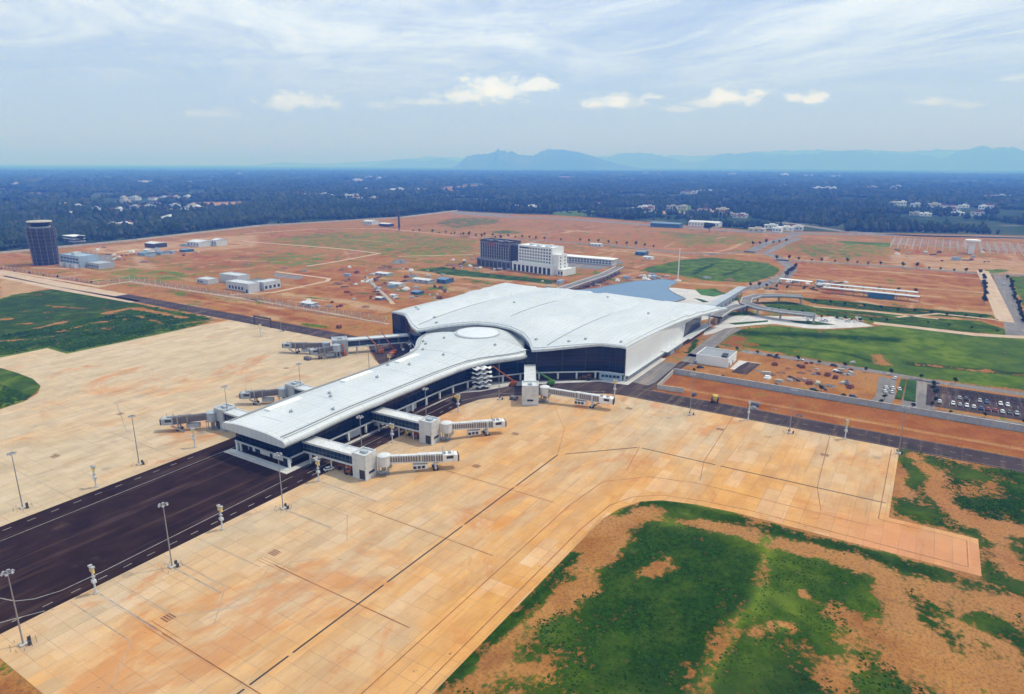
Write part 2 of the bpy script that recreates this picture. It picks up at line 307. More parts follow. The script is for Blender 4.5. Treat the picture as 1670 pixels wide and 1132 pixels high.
base = t.mix(t.math('MULTIPLY', t.rng(t.noise(t.mapping(p, (.35, 1, 1), (50, 9, 0)), .05, 6, .65, .8), .58, .74), .42), base, (.40, .215, .10))           # clay washed over it
base = t.mix(t.math('MULTIPLY', t.rng(nf, .5, .8), .22), base, (.40, .30, .22))
base = t.mix(t.math('MULTIPLY', t.math('SUBTRACT', L2, .5), .22), base, (.40, .34, .27))
base = t.mix(t.math('MULTIPLY', t.rng(L2, .90, .93), .22), base, (.62, .50, .37))
blt = t.noise(t.mapping(p, (.7, 1, 1), (8, 3, 0)), .021, 8, .7, 1.2); base = t.mix(t.math('MULTIPLY', t.rng(blt, .53, .63), .58), base, (.52, .20, .055))    # rusty blotches
blk = t.noise(t.mapping(p, (.05, 1.2, 1), (1, 7, 0), (0, 0, math.radians(-6))), .5, 6, .7, .3); base = t.mix(t.math('MULTIPLY', t.rng(blk, .56, .72), .42), base, (.24, .17, .12))      # tyre tracks
def joint(v, g, wd): 
    f = t.math('FRACT', t.math('DIVIDE', v, g)); return t.math('LESS_THAN', f, wd/g)
jn = t.math('MULTIPLY', t.math('MAXIMUM', joint(Y, 5, .19), joint(X, 5.6, .16)), t.rng(t.noise(p, .07, 4, .6), .35, .65, .25, 1.0));
sv = t.math('ADD', t.math('MULTIPLY', L3, .07), t.math('ADD', t.math('MULTIPLY', L2, .09), t.math('MULTIPLY', L1, .08))); svc = t.node('ShaderNodeCombineXYZ'); sv = t.math('ADD', sv, .85); t.put(svc.inputs[0], sv); t.put(svc.inputs[1], sv); t.put(svc.inputs[2], sv); base = t.mix(1.0, base, svc.outputs[0], 'MULTIPLY'); base = t.mix(t.math('MULTIPLY', t.rng(t.noise(p, .33, 2, .5), .735, .76), .5), base, (.10, .07, .05)); base = t.mix(t.math('MULTIPLY', jn, .56), base, (.22, .14, .09))
t.put(b.inputs['Base Color'], base); b.inputs['Roughness'].default_value = .95; b.inputs['Specular IOR Level'].default_value = .06; M['apron'] = m
# asphalt ---------------------------------------------------------------------------------------------
def asphalt(name, c0, c1, dust, amt):
    m, t, b = mat_new(name); p = world_pos(t)
    n = t.noise(p, .09, 6, .6, .3); s_ = t.noise(t.mapping(p, (.06, 1, 1)), .22, 6, .65, .2); f = t.noise(p, 3, 3, .6)
    c = t.mix(t.rng(n, .3, .7), c0, c1); c = t.mix(t.math('MULTIPLY', t.rng(s_, .5, .68), amt), c, dust)
    c = t.mix(t.math('MULTIPLY', t.rng(t.noise(p, .03, 5, .6), .62, .75), amt*.9), c, tuple(q*1.5 for q in dust)); c = t.mix(t.math('MULTIPLY', f, .25), c, tuple(q*1.8 for q in c1))
    t.put(b.inputs['Base Color'], c); b.inputs['Roughness'].default_value = .95; b.inputs['Specular IOR Level'].default_value = .04; return m
M['asphalt'] = asphalt('new_dark_asphalt', (.014, .006, .004), (.030, .015, .010), (.085, .050, .036), .85)
M['service'] = asphalt('dusty_asphalt', (.034, .024, .024), (.065, .047, .045), (.18, .125, .085), .65)
M['road'] = asphalt('grey_road', (.13, .125, .125), (.20, .185, .175), (.36, .28, .21), .6)
M['tanroad'] = asphalt('earth_track', (.38, .27, .19), (.48, .36, .26), (.55, .42, .30), .5)
M['paving'] = asphalt('pale_paving', (.40, .38, .36), (.52, .50, .48), (.60, .58, .55), .6)
M['line'] = simple('road_marking', (.30, .28, .26), .8, .3, .5)
M['joint'] = simple('drain_cover', (.035, .026, .022), .8, .35, .4)
M['redline'] = simple('clay_stain_line', (.27, .105, .035), .9, .35, .3)
M['greyline'] = simple('worn_cable_line', (.33, .27, .22), .9, .3, .3)
# ---------------------------------------------------------------- ground sheet with vegetation masks
def axis(segs, end0, end1):
    a = []
    for x0, x1, st in segs: a += list(np.arange(x0, x1, st))
    a.append(segs[-1][1]); lo = []; s = segs[0][2]; x = a[0]
    while x > end0: s *= 1.22; x -= s; lo.append(x)
    hi = []; s = segs[-1][2]; x = a[-1]
    while x < end1: s *= 1.16; x += s; hi.append(x)
    return np.array(lo[::-1]+a+hi)
gx = axis([(30, 440, 2.2), (440, 900, 4), (900, 1700, 10)], -6000, 95000); gy = axis([(-1400, -300, 10), (-300, 620, 2.6), (620, 1500, 8)], -90000, 95000)
XX, YY = np.meshgrid(gx, gy, indexing='ij'); nx, ny = XX.shape
pts = np.stack([XX.ravel(), YY.ravel()], 1)
A = np.zeros((len(pts), 4)); A[:, 0] = .30; A[:, 1] = .55; A[:, 2] = .5; A[pts[:, 0] > 440, 0] = .37
def sdist(idx, poly, closed=True):
    q = pts[idx]; poly = np.array(poly)[:, :2]; n = len(poly); d = np.full(len(q), 1e18); ins = np.zeros(len(q), bool)
    for i in range(n if closed else n-1):
        a = poly[i]; b_ = poly[(i+1) % n]; e = b_-a; w_ = q-a
        t_ = np.clip((w_@e)/max(e@e, 1e-9), 0, 1); r = w_-t_[:, None]*e; d = np.minimum(d, (r**2).sum(1))
        if closed:
            c = ((a[1] > q[:, 1]) != (b_[1] > q[:, 1])); xs = (b_[0]-a[0])*(q[:, 1]-a[1])/((b_[1]-a[1]) or 1e-9)+a[0]; ins ^= c & (q[:, 0] < xs)
    d = np.sqrt(d); return np.where(ins, -d, d) if closed else d
def paint(poly, soft, g=None, t=None, s=None, fo=None, width=None, k=1.0):
    P_ = np.array(poly)[:, :2]; mrg = soft+(width or 0)+2
    lo = P_.min(0)-mrg; hi_ = P_.max(0)+mrg
    idx = np.nonzero((pts[:, 0] > lo[0]) & (pts[:, 0] < hi_[0]) & (pts[:, 1] > lo[1]) & (pts[:, 1] < hi_[1]))[0]
    if not len(idx): return
    d = sdist(idx, poly, width is None) - (0 if width is None else width/2)
    m_ = np.clip(.5-d/(2*soft), 0, 1)*k; m_ = m_*m_*(3-2*m_)
    for j, v in enumerate((g, t, s, fo)):
        if v is not None: A[idx, j] += (v-A[idx, j])*m_
def stroke(poly, width, soft=3, **kw): paint(poly, soft, width=width, **kw)
EDGE = K('e4', [(-400, 420), (0, 385), (420, 345), (830, 298), (1300, 270), (1480, 248)])+K('e5', [(0, 258), (170, 262), (560, 294), (800, 312), (1700, 330), (2200, 342)])
far = [(60000, EDGE[-1][1]*60), (60000, -60000), (90000, 90000), (-60000, 90000), (-6000, EDGE[0][1]*1.5)]
paint(EDGE+[(120000, -118000), (180000, 180000), (-9000, 180000)], 8, fo=1)
CL2 = []
rs_ = random.Random(9)
for i in range(46):                                        # pale fields and clearings out in the forest
    px_, py_ = rs_.uniform(0, 1670), 281+rs_.random()**1.3*72
    if py_ > 338 and px_ < 800: continue
    w_, h_ = rs_.uniform(14, 75), rs_.uniform(1.0, 3.2)*(py_-262)/40
    pl_ = [P(px_+w_*math.cos(a)*rs_.uniform(.7, 1.1), py_+h_*math.sin(a)*rs_.uniform(.7, 1.2)) for a in [k*math.pi/5 for k in range(10)]]; CL2.append(pl_)
    paint(pl_, 12, fo=rs_.uniform(.0, .45), g=rs_.choice([.2, .9]), t=.9, s=rs_.uniform(.6, 1))
# mid distance soils
paint(K('d4', [(600, 235), (1480, 285), (1515, 430), (1250, 415), (1080, 365), (760, 335), (680, 275)]), 8, g=.10, s=.24)
paint(K('d1', [(0, 390), (640, 500), (840, 465), (1670, 600), (1670, 700), (900, 590), (0, 430)]), 8, g=.22, s=.5)
paint(K('d1', [(0, 440), (340, 515), (100, 560), (0, 585)]), 6, g=.05, s=.95)
paint(K('d2', [(0, 560), (900, 740), (900, 790), (500, 810), (0, 710)]), 6, g=.28, s=.35)
paint(K('d2', [(300, 400), (760, 380), (1000, 560), (880, 640), (600, 640), (300, 560)]), 8, g=.20, s=.22)
paint(K('d1', [(540, 260), (1300, 190), (1670, 170), (1670, 250), (1000, 300), (600, 290)]), 10, g=.1, s=.85)
paint(K('d4', [(1080, 195), (1700, 230), (1700, 290), (1100, 250)]), 8, g=.12, s=.85)
rs_ = random.Random(4)
for i in range(420):                                       # tracks, spoil and scrub over the construction ground
    cx_, cy2 = P(rs_.uniform(0, 1670), rs_.uniform(372, 520)); L_ = rs_.uniform(15, 110); a = rs_.choice([0, math.pi/2, math.pi/2, rs_.uniform(0, 3)])+rs_.uniform(-.2, .2)
    q = [(cx_-L_*math.cos(a), cy2-L_*math.sin(a)), (cx_+rs_.uniform(-9, 9), cy2+rs_.uniform(-9, 9)), (cx_+L_*math.cos(a), cy2+L_*math.sin(a))]
    if i % 4 == 0: stroke(q, rs_.uniform(3, 12), 6, g=rs_.uniform(.45, .6), t=.55, k=1)
    elif i % 4 < 3: stroke(q, rs_.uniform(2, 14), 6, s=rs_.choice([.1, .2, .8, 1.0]), g=.08, k=1)
    else: stroke(q, rs_.uniform(2, 4), 3, s=.95, g=0)
# the strip between the perimeter road and the wall, and lawns
paint([(338, 122), (372, 122), (372, -700), (338, -700)], 1.5, g=.22, s=.05)
stroke([(349.6, 119), (349.4, -700)], 2.2, 1.2, g=0, s=1.0)
paint([(376, 122), (445, 122), (445, -20), (376, -20)], 4, g=.2, s=.4)
LAWN = K('d5', [(330, 92), (400, 50), (600, 32), (800, 50), (900, 46), (1080, 30), (1400, 62), (1900, 112), (1900, 345), (1670, 308), (1400, 272), (1100, 236), (800, 176), (500, 128), (370, 118)])
paint(LAWN, 2, g=.95, t=.72)
paint(K('d5', [(330, 92), (420, 60), (520, 110), (430, 125), (370, 115)]), 8, g=.45, s=.1)
stroke(K('d5', [(440, 60), (700, 70), (1100, 90)]), 14, 8, t=.15); stroke(K('d5', [(1180, 195), (1400, 215), (1700, 245)]), 7, 4, t=.0, g=.62); stroke(K('d5', [(1300, 205), (1700, 250)]), 4, 4, g=.42, s=.2)
stroke(K('d5', [(1040, 160), (1080, 200)]), 9, 6, g=.40); stroke(K('d5', [(500, 112), (700, 125), (900, 150), (1000, 180)]), 3, 3, t=.05)
paint(K('d4', [(-5, 272), (60, 250), (200, 222), (320, 212), (560, 237), (615, 265), (600, 285), (500, 320), (300, 312), (150, 282)]), 3, g=.95, t=.62)
for a in ([(240, 285), (330, 240)], [(370, 290), (450, 262)], [(245, 270), (300, 252)]): stroke(K('d4', a), 3, 3, t=0)
for a, tn in [([(245, 350), (330, 348), (375, 370), (330, 384), (255, 374)], .3), ([(250, 385), (285, 388), (310, 402), (280, 408)], .4), ([(400, 387), (450, 387), (430, 402), (398, 402)], .7),
          ([(690, 385), (900, 400), (1100, 425), (1500, 455), (1535, 462), (1480, 478), (1100, 450), (760, 412)], .3),
          ([(532, 405), (640, 401), (760, 425), (1240, 470), (1480, 488), (1580, 520), (1592, 545), (1450, 536), (1100, 502), (980, 482), (720, 452), (560, 428)], .45),
          ([(360, 447), (480, 449), (440, 464), (360, 462)], .75), ([(650, 485), (760, 485), (880, 505), (760, 508)], .55), ([(400, 497), (560, 487), (560, 495), (420, 506)], .35),
          ([(1610, 295), (1900, 290), (1900, 440), (1670, 420)], .6), ([(845, 140), (1100, 150), (1080, 168), (960, 165)], .7), ([(1500, 262), (1600, 265), (1590, 280), (1510, 275)], .7)]:
    paint(K('d4', a), 1.8, g=.95, t=tn)
for a in ([(700, 405), (900, 422), (1150, 447)], [(760, 440), (1100, 475), (1400, 500)], [(900, 412), (1300, 452)]): stroke(K('d4', a), 4, 3, g=.5, s=.3, t=.1)
paint(K('f1', [(210, 700), (280, 590), (300, 590), (270, 725), (160, 700)]), 1.5, g=.95, t=.25); paint(K('f1', [(375, 620), (410, 600), (490, 660), (370, 685)]), 1.5, g=.95, t=.2)
# green beside the hotel, dry greens further out
paint(K('d3', [(-60, 400), (0, 400), (150, 412), (400, 440), (690, 470), (620, 492), (450, 472), (0, 432), (-120, 425)])+[], 3, g=.95, t=.35)
paint(K('d2', [(1120, 400), (1280, 378), (1400, 400), (1500, 415), (1400, 440)]), 3, g=.95, t=.4)
for a in ([(380, 212), (540, 170), (800, 240), (600, 252)], [(830, 190), (1200, 190), (1480, 228), (1480, 262), (1200, 302), (1000, 282)], [(1140, 520), (1300, 500), (1320, 515), (1180, 545)]):
    paint(K('d2', a), 14, g=.56, t=.85)
paint(K('d2', [(80, 330), (280, 285), (500, 330), (300, 360)]), 10, g=.6, t=.6)
paint(K('d2', [(1230, 95), (1350, 62), (1640, 62), (1660, 92), (1350, 130)]), 14, g=.62, t=.5); paint(K('d2', [(1580, 150), (1700, 140), (1800, 160), (1650, 165)]), 8, g=.7, t=.5)
for c_, pl_ in (('d2', [(200, 190), (560, 150), (1000, 160), (1500, 210), (1490, 300), (1100, 320), (700, 270), (300, 240)]), ('d4', [(640, 160), (900, 150), (1090, 160), (1090, 200), (900, 215), (700, 205)]), ('d1', [(600, 400), (900, 380), (1300, 410), (1300, 470), (700, 470)]), ('d2', [(60, 300), (520, 300), (520, 380), (60, 360)]), ('d4', [(100, 100), (480, 120), (520, 150), (200, 160)])): paint(K(c_, pl_), 25, g=.55, t=.95)
for a, wd in [([(380, 750), (520, 772)], 7), ([(1150, 530), (1300, 510)], 6), ([(390, 575), (540, 590)], 6), ([(700, 550), (860, 555)], 6), ([(480, 140), (600, 130)], 10)]: stroke(K('d2', a), wd, 4, g=.72, t=.5)
for a, wd in [([(1060, 450), (1180, 440)], 8), ([(380, 415), (450, 410)], 8), ([(1220, 600), (1290, 605)], 5), ([(620, 470), (800, 462)], 8), ([(1520, 320), (1600, 318)], 10)]: stroke(K('d1', a), wd, 4, g=.68, t=.55)
# the big left field and the little rounded one
paint(K('d1', [(-600, 560), (0, 588), (90, 560), (350, 520), (900, 620), (1390, 722), (1000, 832), (430, 948), (310, 912), (0, 975), (-600, 1080)]), 2.5, g=.88, t=.36)
paint(K('d1', [(0, 930), (310, 890), (430, 930), (900, 825), (1390, 722), (1010, 842), (430, 952), (310, 915), (0, 980)]), 2, g=.8, t=.7)
for a, wd in [([(300, 630), (560, 650)], 4), ([(680, 680), (850, 645), (1060, 680), (1200, 710)], 7), ([(560, 790), (740, 770)], 4), ([(230, 780), (420, 735)], 6), ([(0, 860), (200, 850), (330, 830)], 5), ([(0, 720), (60, 715)], 8),
              ([(100, 750), (190, 745)], 5), ([(380, 800), (620, 740), (800, 720)], 4), ([(380, 880), (470, 870)], 3), ([(900, 700), (1040, 745)], 4), ([(1200, 745), (1390, 722)], 5)]: stroke(K('d1', a), wd, 3.5, g=.34, s=.55)
paint(K('d1', [(-300, 980), (0, 1025), (110, 1062), (240, 1112)])+K('e1', [(100, 22), (128, 38), (140, 62), (118, 92), (85, 112), (0, 142), (-300, 240)]), 1.2, g=.98, t=.55)
# foreground field on the right
fg = [(-200, 84), (186, 83.5), (206, 81.5), (215.5, 77), (221, 68), (224.8, 45), (225, -27), (252, -27), (252, -1), (320, -1.5), (320, -700), (-200, -700)]
paint(fg, 1.0, g=.70, t=.35, s=.42)
def gs(c, a, wd, soft, **kw): stroke(K(c, a), wd, soft, **kw)
paint(K('e3', [(80, 480), (250, 410), (330, 440), (480, 470), (560, 500), (660, 520), (690, 700), (620, 800), (480, 960), (440, 1063), (100, 1063), (0, 900), (0, 640)]), 8, g=.92, t=.22)
paint(K('e3', [(720, 520), (900, 560), (1060, 610), (1110, 700), (1080, 745), (950, 720), (900, 800), (900, 880), (760, 870), (700, 700)]), 6, g=.94, t=.40)
paint(K('e3', [(710, 1063), (720, 990), (850, 960), (920, 1010), (900, 1063)]), 6, g=.85, t=.15)
gs('e3', [(1180, 640), (1260, 760), (1380, 850), (1500, 910)], 9, 5, g=.8, t=.1); gs('e3', [(1640, 880), (1670, 960)], 10, 5, g=.85, t=0)
paint(K('e3', [(1350, 260), (1400, 240), (1480, 330), (1500, 290), (1600, 260), (1700, 300), (1700, 400), (1560, 430), (1420, 360)]), 5, g=.85, t=.05)
paint(K('e3', [(1560, 195), (1700, 215), (1700, 280), (1600, 235)]), 4, g=.9, t=.3)
gs('e3', [(1205, 135), (1260, 190), (1260, 280), (1220, 350), (1170, 385)], 6, 4, g=.74, t=.35); gs('e3', [(1200, 130), (1215, 140)], 4, 2, g=.9, t=.5)
gs('e3', [(330, 340), (560, 395), (900, 480), (1200, 570), (1300, 600)], 5, 3, g=.85, t=.15); gs('e3', [(130, 375), (240, 325), (400, 350)], 4, 2, g=.9, t=.15)
gs('e3', [(1250, 150), (1330, 230), (1350, 300), (1450, 400), (1640, 430)], 7, 4, g=.15, s=.5); gs('e3', [(1200, 290), (1180, 250), (1200, 210)], 7, 3, g=.2, s=.4)
gs('e3', [(700, 485), (900, 525), (1100, 580), (1150, 610), (1160, 700), (1250, 810), (1350, 960), (1450, 1063)], 7, 5, g=.10, s=.55)
gs('e3', [(1300, 930), (1450, 980), (1600, 1000)], 16, 8, g=.12, s=.5); gs('e3', [(1180, 810), (1300, 900)], 8, 6, g=.12, s=.5)
gs('e3', [(0, 470), (100, 410), (240, 360)], 7, 4, g=.1, s=.4); gs('e3', [(0, 590), (60, 540), (130, 470)], 6, 4, g=.15, s=.4); gs('e3', [(440, 410), (560, 440), (650, 470)], 5, 4, g=.08, s=.5)
gs('e3', [(260, 390), (350, 410)], 4, 3, g=.2); gs('e3', [(190, 610), (290, 580), (310, 540)], 4, 4, g=.3); gs('e3', [(700, 800), (770, 800)], 4, 2, g=.1); gs('e3', [(620, 840), (660, 810)], 2.5, 2, g=.15)
gs('e3', [(930, 1000), (990, 960)], 6, 4, g=.15); gs('e3', [(960, 760), (1050, 800), (1000, 860)], 9, 6, g=.32); gs('e3', [(1290, 650), (1480, 700), (1640, 740)], 9, 5, g=.22, s=.5); gs('e3', [(1400, 800), (1560, 870)], 7, 5, g=.25, s=.5)
gs('e3', [(1520, 530), (1620, 620)], 8, 6, g=.55, t=.3); gs('e3', [(1550, 440), (1600, 520), (1640, 600)], 6, 4, g=.2, s=.55); gs('e3', [(820, 670), (830, 690)], 3, 2, g=.1)
gs('e3', [(690, 470), (670, 620), (650, 720), (560, 790), (500, 910), (430, 1063)], 3.5, 2.5, g=.52, t=.75)
gs('e2', [(1640, 370), (1530, 440), (1470, 560)], 6, 3, g=.15, s=.4); gs('e2', [(1540, 650), (1400, 720), (1180, 870), (1090, 1000), (950, 1080), (860, 1160)], 7, 4, g=.12, s=.5); gs('e2', [(1040, 1060), (1200, 1020), (1320, 1040)], 5, 4, g=.25)
gs('e2', [(1480, 500), (1300, 700), (1040, 930), (880, 1100)], 5, 2.5, g=.85, t=.15)
paint([(20, 120), (51, 120), (51.5, 190), (30, 190)], 1, g=.3, s=.3, t=.2)
V = np.concatenate([pts, np.zeros((len(pts), 1))], 1)
ii = np.arange(nx*ny).reshape(nx, ny); F_ = np.stack([ii[:-1, :-1], ii[1:, :-1], ii[1:, 1:], ii[:-1, 1:]], -1).reshape(-1, 4)
ground = raw_mesh('ground', V, F_, M['ground']); tag(ground, kind='structure')
ca = ground.data.attributes.new('gm', 'FLOAT_COLOR', 'POINT'); ca.data.foreach_set('color', A.astype(np.float32).ravel())
def ground_val(x, y):
    """bilinear-free lookup of the mask at scattered points"""
    i = np.clip(np.searchsorted(gx, x)-1, 0, nx-2); j = np.clip(np.searchsorted(gy, y)-1, 0, ny-2); return A.reshape(nx, ny, 4)[i, j]
def struct(name, mb, mat): return tag(mb.build(name, mat), kind='structure')
# ---------------------------------------------------------------- apron, roads and markings
def arc(cx, cy_, r, a0, a1, n=12): return [(cx+r*math.cos(math.radians(a0+(a1-a0)*i/n)), cy_+r*math.sin(math.radians(a0+(a1-a0)*i/n))) for i in range(n+1)]
ap = MB(); ap.sheet([(52, 160), (52, 84.3), (185, 84.3)]+[(197, 84), (206.5, 81.8), (215, 77.3), (220, 71), (223.4, 60), (225.4, 44)]+[(225.9, -27.3), (250.7, -27.3), (250.7, -1), (321, -1), (321, 131)]+[(319, 138), (310, 152), (300, 164), (290, 178), (284, 184), (274, 191), (262, 193.6), (52, 193.6)], .06)
struct('apron', ap, M['apron'])
ap = MB(); ap.sheet([(-150, 256), (262, 256), (276, 259), (288, 270), (300, 290), (310, 303), (321, 315), (321, 466), (202, 467.5), (202, 493), (-150, 497), (-150, 470)]+[(164.6, 468.3), (165.6, 448), (165, 428), (161, 409.5), (154.1, 397), (144.3, 389), (132, 386.2), (-150, 386)], .06)
struct('apron', ap, M['apron'])
rd = MB(); rd.sheet([(-150, 193.6), (263, 193.6), (263, 256), (-150, 256)], .04); struct('taxiway', rd, M['asphalt'])
rd = MB(); rd.sheet([(321, 131), (321, -700), (337.5, -700), (337.5, 119), (376, 119.5), (402, 117.5), (402, 124), (372, 126), (356, 134), (356, 324), (337.5, 338), (337.5, 640), (321, 640), (321, 315), (262, 240), (262, 193.7), (274, 191.1), (284, 184.1), (290, 178.1), (300, 164.1), (310, 152.1), (319, 138.1)], .05)
struct('service_road', rd, M['service'])
rd = MB(); rd.sheet([(321, 640), (337.5, 640), (337.5, 1400), (321, 1400)], .05); struct('perimeter_track', rd, M['tanroad'])
# pavements round the terminal
pv = MB(); pv.prism([(160, 205.8), (262, 207), (278, 205), (285, 198), (300, 190), (318, 172), (336, 150), (339, 134), (402, 134), (402, 139), (346, 141), (300, 205), (164, 209)], 0, .22)
pv.prism([(160, 246), (160, 205.9), (164, 205.9), (164, 246)], 0, .23); struct('pavement', pv, M['paving'])
pv = MB(); pv.prism([(346, 136.8), (344, 124), (352, 122.5), (395, 124), (395, 136.8)], 0, .16); struct('forecourt', pv, M['road'])
mk = MB()
mk.strip([(-60, 244.2), (168, 246.5)], .28, .075); mk.strip([(82, 199.6), (160, 202.3)], .3, .075)
mk.strip([(56, 212.5), (63, 211), (64.6, 206), (68, 202.5), (74, 200.2), (84, 199.9)], .3, .078); mk.strip([(50, 199.8), (58, 199), (67, 194.2)], .3, .079)
for x in np.arange(60, 262, 7.5):
    mk.strip([(x, 196.6), (x+2.6, 196.6)], .3, .075)
    if x < 165: mk.strip([(x-10, 252.4), (x-7.4, 252.4)], .3, .075)
for y in np.arange(-400, 125, 6):
    mk.strip([(329.3, y), (329.3, y+2.4)], .2, .085)
for y in np.arange(345, 640, 6): mk.strip([(329.5, y), (329.5, y+2.6)], .28, .085)
for xx in (322.2, 336.6): mk.strip([(xx, -600), (xx, 128)], .16, .085)
mk.strip([(165, 199.5), (262, 200.5), (285, 190), (310, 160), (322, 140)], .3, .085); mk.strip([(168, 205), (262, 206)], .22, .085)
struct('road_markings', mk, M['line'])
dr = MB()
for a, b_ in [((52, 122.9), (78, 122.9)), ((79.5, 122.9), (91, 122.9)), ((92.4, 122.9), (126, 122.9)), ((127.6, 122.9), (165.3, 122.9)), ((166.8, 122.9), (199, 122.9)), ((200.6, 122.9), (234.5, 122.9)),
              ((237, 120.6), (260.4, 96.9)), ((260.8, 95), (261, 63)), ((261, 61), (262, .5))]: dr.strip([a, b_], .55, .10)
struct('slot_drain', dr, M['joint'])
rl = MB()
for x in (79, 115.5, 156, 197): rl.strip([(x, 158), (x, 118.5), (x, 104)], .34, .093)
rl.strip([(52, 87.6), (186, 87.6), (206, 86), (217, 81), (224, 72), (227.5, 58), (229.5, 42), (229.6, -24), (247.5, -24), (247.5, 2), (318, 2)], .32, .09)
rl.strip([(52, 98.4), (198, 98.4), (222, 96), (236, 82), (240.5, 64), (241, 4)], .30, .092)
for y in (66, 22): rl.strip([(320, y+5), (262, y+2)], .30, .094); rl.strip([(262, y+2), (243, y-2)], .25, .096)
rl.strip([(234.6, 123), (262, 134), (283, 150)], .2, .095); rl.strip([(262, 96.5), (236, 92)], .26, .097)
for x0 in (79.3, 115.8):
    for i in range(3): rl.strip([(x0-1.2+i*1.1, 165), (x0-1.2+i*1.1, 151)], .14, .099)
struct('clay_stained_markings', rl, M['redline'])
gl_ = MB()
for x in (72.8, 84.8, 100.5, 112.5, 149.5, 161): gl_.strip([(x, 192.4), (x, 161.5), (x-12 if x in (72.8, 100.5, 149.5) else x+13, 149.5)], .22, .091)
for x in (79.1, 98.1, 140.6, 162.7): gl_.strip([(x, 189), (x, 160)], .5, .087)
gl_.strip([(52, 130.6), (227, 130.8)], .16, .091); gl_.strip([(98, 149), (114, 159)], .18, .093)
for x in (104, 146, 188, 230, 272): gl_.strip([(x, 256.5), (x, 330)], .25, .091)
gl_.strip([(40, 303), (310, 303)], .3, .093); gl_.strip([(90, 345), (320, 345)], .3, .094); gl_.strip([(150, 303), (168, 345)], .3, .095); gl_.strip([(30, 374), (140, 374), (160, 381), (172, 396), (176, 415), (177, 460)], .3, .096)
gl_.strip([(110, 363), (190, 366), (206, 376), (214, 392), (216, 420)], .25, .097); gl_.strip([(215, 303), (233, 330), (233, 440)], .25, .098)
struct('faded_markings', gl_, M['greyline'])
gp = MB()
for x, y in ((82.4, 162.6), (119, 164), (205.8, 146), (243.5, 150.5), (118, 302), (208, 302), (256, 322), (160, 329), (300, 72), (295, 26), (303, 119)):
    for i in range(4): gp.strip([(x+i*.75, y-1.7), (x+i*.75, y+1.7)], .45, .105)
struct('pit_covers', gp, M['rust'])
# ---------------------------------------------------------------- terminal
CY0 = 226.0
def lerp_t(x, tab):
    xs, ys = zip(*tab); return float(np.interp(x, xs, ys))
def sm(x, a, b): t_ = min(1, max(0, (x-a)/(b-a))); return t_*t_*(3-2*t_)
FX = [(0, 342), (12, 341), (24, 336), (34, 327), (42, 316.5), (50, 321), (59, 328.5), (66, 335), (73, 340.5), (79, 342.8), (87.5, 344)]
FZ = [(0, 22.8), (15, 22.3), (30, 20.6), (42, 18.4), (59, 20.0), (73, 21.0), (87.5, 20.4)]
SZ = [(344, 20.4), (385, 19.4), (420, 18.2), (455, 16.9), (485, 15.9), (512, 15.0)]
def half(x): return lerp_t(x, [(344, 87.6), (400, 87.6), (440, 89), (470, 93), (495, 98), (512, 101)])
NI, NJ = 132, 176
def roof_pt(v, t_):
    s_ = abs(t_)*87.5; xf = lerp_t(s_, FX); xb = 505+7*sm(abs(t_), .6, 1); x = xf+(xb-xf)*v; y = CY0+t_*(half(x) if x > 344 else 87.6)
    zf = lerp_t(s_, FZ); zb = 15.5+1.0*(1-t_*t_); zs = lerp_t(x, SZ)
    z = (zf*(1-v)+zb*v)
    e = abs(t_)**3; z = z*(1-e)+zs*e if v > 0 else zf
    hump = 4.6*math.sin(math.pi*min(1, v**.80))*(1-t_**4); z += hump
    q = abs(t_); pan = (q/.54) if q < .54 else ((q-.54)/.46); pan = min(1, max(0, pan)); c = 1-(2*pan-1)**2
    z += 1.7*c*sm(v, 0, .12)*sm(1-v, 0, .12)
    k = v*7.0+.55*(2*pan-1)**2; fr = k-math.floor(k); z += 2.5*(fr**1.6)*(1 if fr < .93 else (1-fr)/.07)*sm(v, .30, .55)*sm(1-v, .0, .08)*min(1, c*2.2)
    return x, y, z
R_ = MB(); top = [roof_pt((i/NI), -1+2*j/NJ) for i in range(NI+1) for j in range(NJ+1)]; n1 = NJ+1
R_.add(top, [(i*n1+j, (i+1)*n1+j, (i+1)*n1+j+1, i*n1+j+1) for i in range(NI) for j in range(NJ)], True)
bot = [(x, y, z-1.3) for x, y, z in top]; R_.add(bot, [(i*n1+j, i*n1+j+1, (i+1)*n1+j+1, (i+1)*n1+j) for i in range(0, NI) for j in range(NJ)], True)
rim = [i*n1 for i in range(NI+1)]+[NI*n1+j for j in range(1, NJ+1)]+[i*n1+NJ for i in range(NI-1, -1, -1)]+[j for j in range(NJ-1, 0, -1)]
nr = len(rim); R_.add([top[i] for i in rim]+[bot[i] for i in rim], [(i, nr+i, nr+(i+1) % nr, (i+1) % nr) for i in range(nr)])
m, t, b = mat_new('standing_seam_roof'); p = t.node('ShaderNodeTexCoord').outputs['Object']; s3 = t.node('ShaderNodeSeparateXYZ'); t.put(s3.inputs[0], p)
fy = t.math('FRACT', t.math('DIVIDE', s3.outputs[1], 3.0)); fx = t.math('FRACT', t.math('DIVIDE', s3.outputs[0], 14.0))
n0 = t.noise(t.mapping(p, (.35, 1, 1)), .06, 6, .6, .4); n_1 = t.noise(p, .5, 4, .6)
c = t.mix(t.rng(n0, .3, .7), (.52, .555, .56), (.60, .625, .63)); c = t.mix(t.math('MULTIPLY', t.math('LESS_THAN', t.math('FRACT', t.math('DIVIDE', s3.outputs[1], 3.0)), .14), .36), c, (.30, .34, .36)); c = t.mix(t.math('MULTIPLY', t.math('LESS_THAN', fx, .035), .45), c, (.34, .38, .40))
